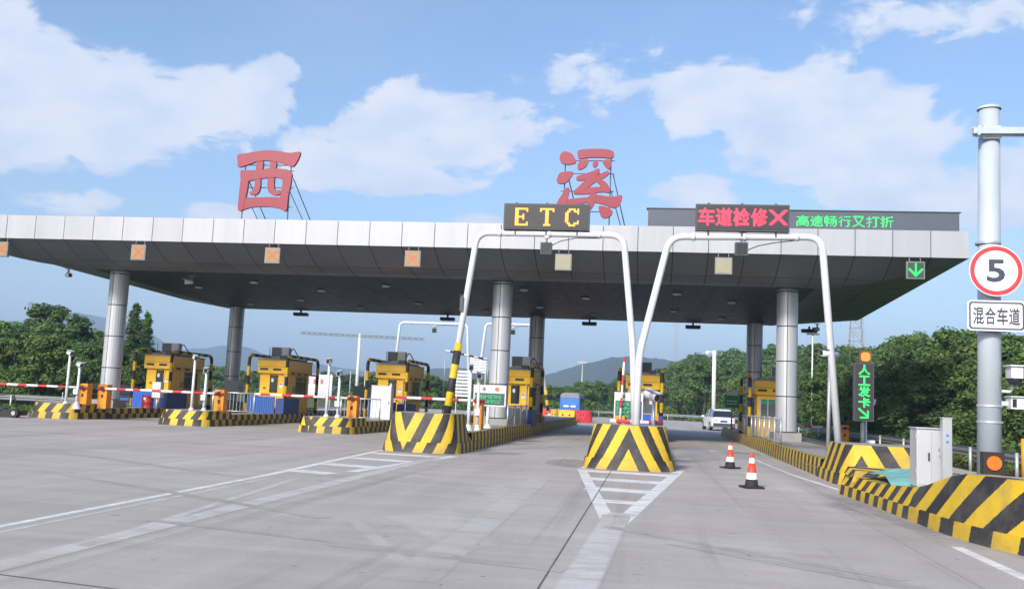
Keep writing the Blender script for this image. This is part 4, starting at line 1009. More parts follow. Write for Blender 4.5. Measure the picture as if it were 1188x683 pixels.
# ================================================================== text boards on the islands
def lane_board(x0, x1, z0, z1, y, rows, label, legs=True, z_led=.62):
    t = thing('display_board', ((x0+x1)/2, y, .43), label, 'display board', 'white display boards with green text')
    q = MB(); q.box(x0, x1, y, y+.16, z0, z1); q.build('cabinet', WHT, t)
    zt = z0+(z1-z0)*z_led
    q = MB(); q.box(x0+.05, x1-.05, y-.012, y-.002, z0+.05, zt); q.build('led_face', mat('grey green led face', (.05, .075, .07), .5), t)
    q = MB(); r_ = random.Random(int(x0*100)); hh = (zt-z0-.14)/rows
    for k in range(rows):
        x = x0+.09; 
        while x < x1-.2:
            for a in range(4):
                for b in range(5):
                    if r_.random() < .55: led_dot(q, x+.03*a, zt-.06-hh*k-hh*.15*b-hh*.1, y-.02, .013, hh*.06)
            x += .145
    q.build('led_text', CEMIT['dimgreen'], t)
    zc = (zt+z1)/2
    q = MB(); q.prism_y([((x0+x1)/2-.22+.075*math.cos(k*.5236), zc+.075*math.sin(k*.5236)) for k in range(12)], y-.01, y-.001); q.build('round_crest', MGREY, t)
    q = MB(); q.prism_y([(x1-.35+.09*math.cos(k*.5236), zc+.085*math.sin(k*.5236)) for k in range(12)], y-.01, y-.001); q.build('red_seal', mat('red seal', (.75, .16, .10), .5), t)
    if legs:
        q = MB(); xm = (x0+x1)/2
        q.tube([(xm-.05, y+.08, .43), (xm-.05, y+.08, z0)], .06, 10); q.lathe((xm-.05, y+.08, .43), [(.25, 0), (.22, .03), (.08, .25)], 12); q.build('stand', WHT, t)
    else:
        q = MB(); q.box(x0+.1, x0+.2, y+.04, y+.12, .43, z0); q.box(x1-.2, x1-.1, y+.04, y+.12, .43, z0); q.build('leg', STEEL, t)
lane_board(-6.78, -5.52, 1.36, 2.16, 36.0, 2, 'white board with two rows of green text before the clad column')
lane_board(-1.55, -.36, 1.00, 2.16, 40.0, 4, 'white board with green text behind the portal leg on the middle island', False, .70)
t = thing('sign_board', (4.55, 56, .43), 'small green and white sign board at the far end of the steel fence', 'sign')
q = MB(); q.box(4.15, 4.95, 56, 56.05, 1.75, 2.75); q.build('face', mat('green sign face', (.02, .25, .10), .5), t)
q = MB(); q.box(4.2, 4.9, 55.985, 55.998, 2.45, 2.72); q.box(4.25, 4.85, 55.985, 55.998, 2.1, 2.16); q.box(4.25, 4.85, 55.985, 55.998, 1.95, 2.0); q.build('white_print', WHT, t)
q = MB(); q.tube([(4.55, 56.08, .43), (4.55, 56.08, 2.7)], .04, 8); q.build('post', GALV, t)
t = thing('junction_plate', (ISX[5]-.3, 45.2, 2.45), 'beige plate hung over the window of the booth behind the middle nose', 'plate')
q = MB(); q.box(ISX[5]-.55, ISX[5]+.0, 44.95, 45.0, 2.22, 2.50); q.build('plate', mat('beige plate', (.45, .38, .16), .6), t)
q = MB(); q.box(ISX[5]-.3, ISX[5]-.27, 44.97, 45.47, 2.50, 2.58); q.build('hanger', GALV, t)

# green lane sign with amber beacon
t = thing('lane_sign', (5.48, 26, .9), 'tall black sign with green characters 人工发卡 and a green arrow', 'led sign')
q = MB(); q.box(5.23, 5.73, 26.0, 26.18, 1.50, 3.02); q.build('cabinet', DGREY, t)
q = MB(); q.box(5.255, 5.705, 25.988, 25.998, 1.53, 2.99); q.build('led_face', SLATE, t)
for k, ch in enumerate('人工发卡'):
    q = MB(); z1 = 2.97-.285*k; led_glyph(q, ch, 5.34, 5.63, 25.98, z1-.26, z1, 14, .012, 1.0); q.build('lettering', CEMIT['green'], t)
q = MB()
for k in range(9): led_dot(q, 5.36+.027*k, 1.815-.024*k, 25.98, .022, .02)
for k in range(6): led_dot(q, 5.40+.032*k, 1.595, 25.979, .02, .02); led_dot(q, 5.575+.001, 1.61+.03*k, 25.978, .02, .02)
q.build('arrow', CEMIT['green'], t)
q = MB(); q.tube([(5.48, 26.1, .4), (5.48, 26.1, 1.5)], .07, 10); q.build('post', DGREY, t)
t = thing('beacon_lamp', (5.52, 26, 3.02), 'square amber lamp box on top of the green lane sign', 'lamp', 'amber lamp boxes')
q = MB(); q.box(5.36, 5.68, 26.02, 26.16, 3.025, 3.34); q.build('housing', mat('brown lamp box', (.09, .055, .03), .5), t)
q = MB(); P = soften([(5.40, 3.06), (5.64, 3.06), (5.64, 3.30), (5.40, 3.30)], 2); q.prism_y(P, 26.0, 26.02); q.build('lens', mat('amber lens', (.62, .26, .05), .4, var=.2, scale=20), t)
t = thing('sensor_post', (5.62, 26.8, .43), 'slim white post with a small box beside the green lane sign', 'post')
q = MB(); q.tube([(5.70, 26.8, .43), (5.70, 26.8, 1.65)], .03, 8); q.build('post', WHT, t)
q = MB(); q.box(5.62, 5.92, 26.72, 26.82, .82, 1.0); q.build('box', WHT, t)
q = MB(); q.tube([(5.70, 26.8, 1.9), (5.92, 26.8, 1.95), (5.94, 26.8, 2.1)], .02, 6); q.build('hook', WHT, t)

# lane signals on the soffit
def signal(x, kind, label):
    y = 37.42; z = 7.20; h = .33
    t = thing('lane_signal', (x, y, z), label, 'lane signal', 'square lane signals under the fascia')
    face = {'cross': mat('dull amber signal face', (.30, .205, .10), .5, var=.15), 'blank': mat('blank beige signal face', (.30, .28, .19), .5), 'arrow': mat('dark signal face', (.04, .07, .05), .5)}[kind]
    q = MB(); q.box(x-h, x+h, y, y+.14, z-h, z+h); q.build('housing', MGREY, t)
    q = MB(); q.box(x-h+.04, x+h-.04, y-.012, y-.002, z-h+.04, z+h-.04); q.build('signal_face', face, t)
    for a in (-.2, .2): q = MB(); q.tube([(x+a, y+.1, z+h), (x+a, y+.14, z+h+.2)], .02, 6); q.build('hanger', MGREY, t)
    if kind == 'cross':
        q = MB()
        for s in (1, -1):
            for k in range(11): u = -.2+.04*k; led_dot(q, x+u, z+s*u, y-.02-.0006*(s > 0), .028, .028)
        q.build('cross', mat('dim red cross', (.62, .13, .05), .5) if x < -13 else emit('faint red cross', (.9, .16, .06), .45), t)
    if kind == 'arrow':
        q = MB()
        for k in range(8): led_dot(q, x, z+.24-.055*k, y-.02, .03, .024)
        for k in range(1, 6):
            led_dot(q, x-.045*k, z-.2+.045*k, y-.0205, .036, .036); led_dot(q, x+.045*k, z-.2+.045*k, y-.021, .036, .036)
        led_dot(q, x, z-.2, y-.0215, .04, .04)
        q.build('arrow', CEMIT['green'], t)
signal(-28.45, 'cross', 'dull lane signal cut by the frame edge, over the trolley lane')
signal(-21.96, 'cross', 'dull amber lane signal with faint cross near the twin orange gates')
signal(-15.91, 'cross', 'dull amber lane signal with faint cross below the character 西')
signal(-9.86, 'cross', 'lane signal with a clear orange cross left of the white portal')
signal(-3.66, 'blank', 'blank beige lane signal below the amber ETC sign')
signal(2.62, 'blank', 'blank beige lane signal below the red character sign')
signal(9.75, 'arrow', 'lane signal showing a bright green downward arrow')
# ================================================================== sign pole on the near barrier
PX, PY = 5.42, 16.5
PALE = mat('pale painted pole', (.44, .49, .54), .45, .1, var=.22, scale=3, stretch=(1, 1, .35))
t = thing('sign_pole', (PX, PY, .45), 'tall pale steel pole with a cross arm, carrying the round speed sign', 'pole')
q = MB(); q.tube([(PX, PY, .45), (PX+.06, PY, 6.85)], .185, 24, r1=.165); q.build('pole', PALE, t)
q = MB(); q.lathe((PX+.06, PY, 6.85), [(.19, 0), (.17, .05), (.08, .08), (.02, .085)], 20); q.build('cap', PALE, t)
q = MB(); q.box(PX-.28, PX+2.6, PY-.30, PY-.22, 6.36, 6.46); q.box(PX-.28, PX+2.6, PY-.222, PY-.20, 6.33, 6.49); q.build('cross_arm', PALE, t)
q = MB(); q.box(PX-.22, PX-.18, PY-.32, PY-.18, 6.33, 6.49); q.box(PX-.1, PX+.18, PY-.21, PY-.16, 6.3, 6.52); q.build('arm_clamp', PALE, t)
for z in (1.62, 1.88, 3.05, 4.55):
    q = MB(); q.lathe((PX+.02, PY, z), [(.197, 0), (.197, .035), (.18, .036)], 24); q.build('band_clamp', GALV, t)
q = MB(); q.lathe((PX, PY, .44), [(.36, 0), (.36, .03), (.22, .05), (.21, .12)], 20); q.build('base_plate', PALE, t)
SIGNW = mat('white reflective sheet', (.72, .73, .76), .4, var=.05)
SIGNR = mat('red reflective sheet', (.62, .05, .06), .4, var=.06)
SIGNK = mat('dark sign print', (.055, .06, .09), .5, var=.05)
cx, cz, rr, yf = 5.455, 4.07, .415, 16.18
t = thing('speed_sign', (cx, yf, cz), 'round white speed limit sign with red ring and number 5', 'traffic sign')
q = MB(); q.prism_y([(cx+rr*math.cos(R(7.5*k)), cz+rr*math.sin(R(7.5*k))) for k in range(48)], yf, yf+.02); q.build('plate', SIGNW, t)
q = MB()
for k in range(48):
    a, b = R(7.5*k), R(7.5*(k+1)); r0, r1 = rr*.80, rr*.965
    q.face([(cx+r0*math.cos(a), yf-.003, cz+r0*math.sin(a)), (cx+r1*math.cos(a), yf-.003, cz+r1*math.sin(a)), (cx+r1*math.cos(b), yf-.003, cz+r1*math.sin(b)), (cx+r0*math.cos(b), yf-.003, cz+r0*math.sin(b))][::-1])
q.build('red_ring', SIGNR, t)
q = MB(); flat_glyph(q, '5', cx-.145, cx+.135, yf-.004, cz-.185, cz+.185, .022); q.build('lettering', SIGNK, t)
q = MB(); q.box(cx-.2, cx+.1, yf+.02, yf+.13, cz-.03, cz+.03); q.build('bracket', GALV, t)
x0, x1, z0, z1 = 5.01, 5.895, 3.09, 3.585
t = thing('lane_name_sign', ((x0+x1)/2, yf, z0), 'white rectangular sign with dark border reading 混合车道', 'traffic sign')
def rrect(a, b, c, d, r):
    P = []
    for (px, pz, s) in ((b-r, d-r, 0), (a+r, d-r, 90), (a+r, c+r, 180), (b-r, c+r, 270)):
        P += [(px+r*math.cos(R(s+22.5*k)), pz+r*math.sin(R(s+22.5*k))) for k in range(5)]
    return P
q = MB(); q.prism_y(rrect(x0, x1, z0, z1, .06), yf, yf+.02); q.build('plate', SIGNW, t)
q = MB(); A = rrect(x0+.025, x1-.025, z0+.025, z1-.025, .05); B = rrect(x0+.05, x1-.05, z0+.05, z1-.05, .04)
for k in range(len(A)):
    k2 = (k+1) % len(A); q.face([(A[k][0], yf-.003, A[k][1]), (B[k][0], yf-.003, B[k][1]), (B[k2][0], yf-.003, B[k2][1]), (A[k2][0], yf-.003, A[k2][1])])
q.build('border', SIGNK, t)
for k, ch in enumerate('混合车道'):
    a = x0+.085+.182*k; q = MB(); flat_glyph(q, ch, a, a+.165, yf-.004, z0+.10, z1-.11, .018); q.build('lettering', SIGNK, t)
q = MB(); q.box(5.3, 5.6, yf+.02, yf+.13, z0+.2, z0+.26); q.build('bracket', GALV, t)
def pole_camera(z, label, dome):
    t = thing('pole_camera', (5.72, PY-.1, z), label, 'camera', 'white units bracketed to the sign pole')
    if dome:
        q = MB(); q.box(5.68, 5.86, PY-.28, PY-.02, z+.03, z+.22); q.box(5.65, 5.89, PY-.32, PY, z+.22, z+.24); q.build('housing', WHT, t)
        q = MB(); q.lathe((5.77, PY-.16, z-.09), [(.03, 0), (.09, .03), (.11, .10), (.11, .12)], 14); q.build('lens_dome', GLASS, t)
        q = MB(); q.tube(bend([(5.60, PY, z-.18), (5.78, PY, z-.18), (5.78, PY, z+.03)], .06), .025, 8); q.build('bracket', WHT, t)
    else:
        q = MB(); q.box(5.70, 5.96, PY-.2, PY+.05, z-.07, z+.12); q.box(5.68, 5.98, PY-.24, PY+.06, z+.12, z+.135); q.build('housing', WHT, t)
        q = MB(); q.box(5.72, 5.78, PY-.21, PY-.2, z-.04, z+.09); q.build('window', GLASS, t)
        q = MB(); q.box(5.60, 5.70, PY-.05, PY, z-.02, z+.05); q.build('bracket', WHT, t)
pole_camera(2.32, 'white dome camera unit, upper of the two on the sign pole', True)
pole_camera(1.93, 'white box camera unit, lower of the two on the sign pole', False)

# cabinet and post on the near barrier
CABM = mat('pale cabinet steel', (.60, .60, .62), .36, .40, var=.16, scale=2, stretch=(1, 1, .15))
t = thing('control_cabinet', (4.78, 17.6, .44), 'grey stainless control cabinet with double doors on the near barrier', 'cabinet')
q = MB(); q.box(4.57, 5.12, 17.5, 17.95, .47, 1.47); c = q.build('body', CABM, t); b = c.modifiers.new('edge', 'BEVEL'); b.width = .01; b.segments = 2
q = MB(); q.box(4.55, 5.14, 17.47, 17.97, 1.47, 1.49); q.build('lid', CABM, t)
q = MB(); q.box(4.58, 5.11, 17.51, 17.94, .42, .47); q.build('plinth', DGREY, t)
for a, b2 in ((4.585, 4.80), (4.81, 5.105)):
    q = MB(); q.box(a, b2, 17.485, 17.499, .51, 1.43); d = q.build('door', CABM, t)
    q = MB(); q.box(b2-.05, b2-.02, 17.465, 17.485, .92, 1.06); h = q.build('handle', DGREY, d)
q = MB()
for k in range(3): q.box(4.93+.05*k, 4.965+.05*k, 17.479, 17.484, .98, 1.03)
q.prism_y([(4.95+.035*math.cos(k*.7854), 1.12+.045*math.sin(k*.7854)) for k in range(8)], 17.479, 17.484); q.build('printed_mark', mat('faint print', (.3, .3, .32), .5), t)
q = MB()
for z in (.7, 1.3): q.box(4.56, 4.57, 17.56, 17.62, z, z+.07)
q.build('hinge', GALV, t)
t = thing('steel_post', (5.07, 17.15, .44), 'square stainless steel post standing before the control cabinet', 'post')
q = MB(); q.box(4.87, 5.02, 17.05, 17.2, .44, 1.66); q.build('shaft', STEEL, t)
q = MB(); q.box(4.86, 5.03, 17.04, 17.21, 1.66, 1.68); q.build('cap', STEEL, t)
q = MB(); q.box(4.925, 4.965, 17.042, 17.049, 1.36, 1.40); q.box(4.925, 4.965, 17.042, 17.049, 1.25, 1.29); q.build('mark', mat('blue mark', (.1, .2, .5), .5), t)
# beacon box
t = thing('beacon_lamp', (5.08, 15.2, .9), 'round orange lamp in a black box on the near barrier end', 'lamp', 'amber lamp boxes')
q = MB(); q.box(4.93, 5.23, 15.25, 15.4, .86, 1.19); q.build('housing', mat('black lamp box', (.028, .022, .02), .6), t)
q = MB(); q.prism_y([(5.08+.105*math.cos(k*.2618), 1.03+.105*math.sin(k*.2618)) for k in range(24)], 15.225, 15.25); q.build('lens', mat('orange lens', (.80, .16, .02), .4, var=.35, scale=40), t)
t = thing('marker_post', (5.36, 14.6, .85), 'orange marker post cut by the frame edge on the near barrier', 'post')
q = MB(); q.tube([(5.31, 14.7, .85), (5.31, 14.7, 1.42)], .045, 10); q.build('tube', ORG, t); q = MB(); q.lathe((5.31, 14.7, .83), [(.1, 0), (.1, .02), (.05, .04)], 10); q.build('base', BLK, t)
# tarpaulin
t_ = MB(); TX, TY = np.linspace(4.30, 6.1, 16), np.linspace(17.95, 20.15, 20)
r_ = random.Random(4); ph = [r_.uniform(0, 6) for _ in range(6)]
def tz(x, y):
    u, v = (x-5.1)/.95, (y-19.1)/1.15
    m = max(0, 1-u*u*.9)*max(0, 1-v*v)
    return .42+.25*m**.6 + .035*math.sin(5*x+3*y+ph[0])*m + .03*math.sin(9*x-4*y+ph[1])*m + .02*math.sin(4*x+13*y+ph[2])*m
pts = [[(x+.05*math.sin(3*y+ph[3]), y+.05*math.sin(4*x), tz(x, y)) for x in TX] for y in TY]
base = 0
for row in pts: t_.v.extend(row)
for j in range(19):
    for i in range(15): t_.f.append((j*16+i, j*16+i+1, (j+1)*16+i+1, (j+1)*16+i)); t_.m.append(0); t_.sm.append(True); t_.uv.append([(0, 0)]*4)
tag(t_.build('tarpaulin', mat('teal plastic sheet', (.17, .38, .36), .35, var=.35, scale=3.5, bump=.4)), 'crumpled teal plastic sheet lying in the hollow of the near barrier', 'tarpaulin')

# ================================================================== cones
CR, CWH = mat('cone red', (.66, .06, .025), .5), mat('cone white sleeve', (.72, .68, .62), .5)
def cone(x, y, label, rot):
    t = thing('traffic_cone', (x, y, 0), label, 'traffic cone', 'red and white cones in the right lane')
    q = MB(); c, s = math.cos(rot), math.sin(rot); h = .21; q.box(x-h, x+h, y-h, y+h, .012, .045, rot=rot); q.build('base', RUBBER, t)
    Z = [0.04, .19, .33, .53, .64, .72]; rr = lambda z: .145-(z-.04)*.155
    for k, (m, nm) in enumerate(((RUBBER, 'skirt'), (CWH, 'white_band'), (CR, 'red_band'), (CWH, 'white_band'), (CR, 'tip'))):
        a, b = Z[k], Z[k+1]; q = MB(); q.lathe((x, y, 0), [(rr(a), a), (rr(b), b), (rr(b)*.7, b+.001)], 18); q.build(nm, m, t)
cone(2.16, 21.15, 'nearer red and white traffic cone with a black base', .3)
cone(2.23, 27.7, 'smaller looking red and white traffic cone, beyond the nearer one', .7)

# ================================================================== guardrails
def guardrail(path, label, zt=.78, gap=4.0):
    t = thing('guardrail', (*path[0], 0), label, 'guardrail', 'steel guardrails')
    P = [Vector((x, y, 0)) for x, y in path]
    prof = [(0, 0), (.06, -.04), (.06, -.09), (0, -.13), (0, -.18), (.06, -.22), (.06, -.27), (0, -.31)]
    q = MB()
    for k in range(len(P)-1):
        d = (P[k+1]-P[k]).normalized(); n = Vector((-d.y, d.x, 0))
        for (o0, z0), (o1, z1) in zip(prof[:-1], prof[1:]):
            za, zb = ground_z(*P[k][:2])+.06, ground_z(*P[k+1][:2])+.06
            A, B = P[k]+n*o0, P[k+1]+n*o0; A2, B2 = P[k]+n*o1, P[k+1]+n*o1
            q.face([(A.x, A.y, zt+z0+za), (B.x, B.y, zt+z0+zb), (B2.x, B2.y, zt+z1+zb), (A2.x, A2.y, zt+z1+za)], 0, True)
    q.build('rail', GUARD, t)
    for k in range(len(P)-1):
        d = P[k+1]-P[k]; m = max(1, int(d.length/gap))
        for j in range(m):
            p = P[k]+d*((j+.5)/m); n = Vector((-d.y, d.x, 0)).normalized(); p2 = p-n*.09; g = ground_z(p.x, p.y)+.06
            q = MB(); q.tube([(p2.x, p2.y, g-.2), (p2.x, p2.y, g+zt-.02)], .055, 8); q.build('post', GALV, t)
guardrail([(10.75, 108), (10.75, 70), (10.75, 45), (10.72, 32), (10.7, 24), (10.7, 14), (10.9, 6)], 'long steel guardrail along the wooded bank')
guardrail([(-52, 43.5), (-44, 44), (-36, 44.6), (-29.2, 45.2)], 'grey guardrail before the trees at the trolley corner')
guardrail([(-14, 119), (-4, 119.5), (4, 119), (10.75, 116)], 'steel guardrail crossing beyond the white car')

# ================================================================== steel pedestrian fences
def fence(p, q_, label, h=.95, z0=.44, n=None, solid=False):
    t = thing('steel_fence', (p[0], p[1], z0), label, 'steel fence', 'stainless steel fences on the islands')
    A, B = Vector((*p, z0)), Vector((*q_, z0)); L = (B-A).length; U = Vector((0, 0, 1))
    m = MB(); m.tube([A+U*h, B+U*h], .028, 8); m.tube([A+U*.12, B+U*.12], .02, 6); m.build('rail', STEEL, t)
    for k in range(max(2, int(L/1.6)+1)):
        a = A+(B-A)*(k/max(1, int(L/1.6))); m = MB(); m.tube([a, a+U*(h+.06)], .035, 8); m.build('post', STEEL, t)
    n = n or int(L/.16)
    for k in range(1, n):
        a = A+(B-A)*(k/n); m = MB()
        if solid: d = (B-A).normalized()*.075; m.face([a-d+U*.14, a+d+U*.14, a+d+U*(h-.03), a-d+U*(h-.03)])
        else: m.tube([a+U*.12, a+U*h], .012, 5, caps=False)
        m.build('picket', STEEL, t)
fence((-5.78, 38.4), (-5.78, 44.4), 'steel fence with broad pickets along the kerb by the green text board', n=26, solid=True)
fence((-20.0, 41.5), (-18.0, 41.5), 'steel fence across the island before the corrugated blue screen', n=12)
fence((-13.7, 41.0), (-11.9, 41.0), 'steel fence behind the tall nose, before the white cabinet', n=10)
fence((4.62, 35.5), (4.62, 52.5), 'long steel fence along the kerb before the booth with the green strip', n=60, solid=True)
fence((-13.6, 46.9), (-11.7, 44.6), 'dark steel fence at the foot of the booth behind the white cabinet', n=10)
t = thing('plant_pot_sign', (-5.84, 40.4, 1.05), 'small green and yellow tag tied to the steel fence', 'tag')
q = MB(); q.box(-5.83, -5.81, 40.0, 40.9, 1.0, 1.3); q.build('plate', mat('olive tag', (.22, .26, .04), .6), t); q = MB(); q.box(-5.81, -5.79, 40.3, 40.4, 1.28, 1.36); q.build('clip', GALV, t)

# ================================================================== island clutter
def cabinet(x, y, w, d, z0, z1, m, label, name='control_cabinet', post=False):
    t = thing(name, (x, y, z0), label, 'cabinet')
    q = MB(); q.box(x-w/2, x+w/2, y, y+d, z0+.03, z1); c = q.build('body', m, t)
    q = MB(); q.box(x-w/2-.02, x+w/2+.02, y-.03, y+d+.02, z1, z1+.03); q.build('lid', m, t)
    q = MB(); q.box(x-w/2+.03, x+w/2-.03, y-.012, y-.001, z0+.08, z1-.05); dd = q.build('door', m, t)
    q = MB(); q.box(x+w/2-.1, x+w/2-.07, y-.03, y-.012, (z0+z1)/2-.06, (z0+z1)/2+.08); q.build('handle', DGREY, dd)
    q = MB()
    if post: q.tube([(x, y+d/2, .43), (x, y+d/2, z0+.03)], .06, 8)
    else: q.box(x-w/2+.02, x+w/2-.02, y+.02, y+d-.02, z0, z0+.03)
    q.build('stand' if post else 'plinth', GALV, t)
cabinet(-12.55, 43.3, .95, .5, .44, 2.0, WHT, 'tall white cabinet left of its yellow booth')
cabinet(-24.45, 53.2, .95, .4, 1.25, 2.0, mat('grey green box', (.36, .39, .38), .5), 'grey box in front of the slim rear column', post=True)
cabinet(-18.75, 60, 1.1, .5, 1.0, 2.05, mat('grey box', (.27, .29, .30), .5), 'grey box at the far end of the island, beside thin masts', post=True)
cabinet(-23.55, 42.8, .42, .3, .95, 1.7, WHT, 'small white box right of the front column with orange gates', post=True)
cabinet(-5.2-.9, 43.6, .5, .4, .44, 1.1, DGREY, 'low dark cabinet behind the steel fence by the column')
t = thing('fuel_drum', (-24.05, 43.0, .44), 'red drum standing in front of the blue screen', 'drum')
q = MB(); q.lathe((-24.05, 43.0, .45), [(.27, 0), (.28, .02), (.27, .04), (.27, .28), (.285, .30), (.27, .32), (.27, .58), (.28, .60), (.26, .62), (.25, .6)], 18); q.build('body', mat('dark red drum paint', (.33, .03, .035), .4), t)
q = MB(); q.box(-24.12, -24.0, 42.71, 42.735, .86, .96); q.build('paper_label', WHT, t)
# white hoarding with red marks
t = thing('hoarding', (-24.4, 70, 0), 'white hoarding panel with faint red marks behind the booths', 'hoarding')
q = MB(); q.box(-26.6, -24.2, 70, 70.1, 1.1, 2.9); q.build('panel', WHT, t)
for x in (-26.4, -25.4, -24.4): q = MB(); q.box(x, x+.1, 70.1, 70.2, 0, 3.0); q.build('post', GALV, t)
q = MB(); r_ = random.Random(3)
for k, x in enumerate((-26.3, -25.75, -25.2, -24.7)):
    for a in range(3): q.box(x+r_.uniform(0, .06), x+.34-r_.uniform(0, .1), 69.985-.002*a, 69.995-.002*a, 2.2+.14*a, 2.25+.14*a)
    q.box(x+.14, x+.2, 69.975, 69.98, 2.18, 2.56)
q.build('red_marks', REDP, t)
# white slatted screen
t = thing('slatted_screen', (-13.0, 70, .4), 'white slatted screen seen between the portal leg and the column', 'screen')
for k in range(6): q = MB(); q.box(-13.6, -12.3, 70, 70.04, 3.5+.2*k, 3.66+.2*k); q.build('slat', WHT, t)
for x in (-13.55, -12.4): q = MB(); q.box(x, x+.06, 70.05, 70.15, .43, 4.7); q.build('post', WHT, t)
t = thing('slatted_screen', (-16.0, 72, .4), 'lower white slatted screen beside the striped portal sleeve', 'screen')
for k in range(8): q = MB(); q.box(-15.0, -13.9, 72, 72.04, 1.7+.26*k, 1.88+.26*k); q.build('slat', WHT, t)
for x in (-14.95, -14.0): q = MB(); q.box(x, x+.06, 72.05, 72.15, .43, 3.8); q.build('post', WHT, t)
t = thing('height_bar', (-12.5, 66, .4), 'black and white hanging height bar on two thin posts', 'height bar')
q = MB(); q.tube([(-14.6, 66, 4.9), (-11.5, 66, 4.35)], .07, 8); q.build('bar', stripes('bw bar', .7, 0, None, yellow=(.7, .7, .7)), t)
for x, z in ((-14.6, 4.9), (-11.5, 4.35)): q = MB(); q.tube([(x, 66, .43), (x, 66, z)], .04, 8); q.build('post', GALV, t)

# wheeled trolley
t = thing('spike_trolley', (-26.4, 36.0, 0), 'black wheeled spike trolley parked at the leftmost island', 'trolley')
q = MB(); q.box(-27.35, -25.55, 35.85, 36.25, .10, .30); q.box(-27.3, -25.6, 35.80, 35.85, .04, .22); q.build('tray', BLK, t)
q = MB(); q.lathe((-26.7, 36.05, .30), [(.34, 0), (.30, .08), (.14, .13)], 14); q.build('cover', DGREY, t)
for x in (-25.75, -27.2):
    q = MB(); q.tube([(x, 35.62, .19), (x, 35.78, .19)], .19, 16); w_ = q.build('wheel', RUBBER, t)
    q = MB(); q.tube([(x, 35.60, .19), (x, 35.63, .19)], .09, 12); q.build('rim', GALV, w_)
q = MB(); q.tube(bend([(-27.0, 36.1, .3), (-27.35, 36.2, .85), (-26.3, 36.3, .95), (-26.0, 36.2, .35)], .08), .025, 8); q.build('handle', BLK, t)
t = thing('island_stake', (-25.15, 37.9, .44), 'thin grey stake on the leftmost island', 'stake'); q = MB(); q.tube([(-25.15, 37.9, .44), (-25.15, 37.9, 1.05)], .022, 6); q.build('rod', GALV, t); q = MB(); q.lathe((-25.15, 37.9, 1.03), [(.035, 0), (.035, .05), (.01, .06)], 8); q.build('tip', GALV, t)

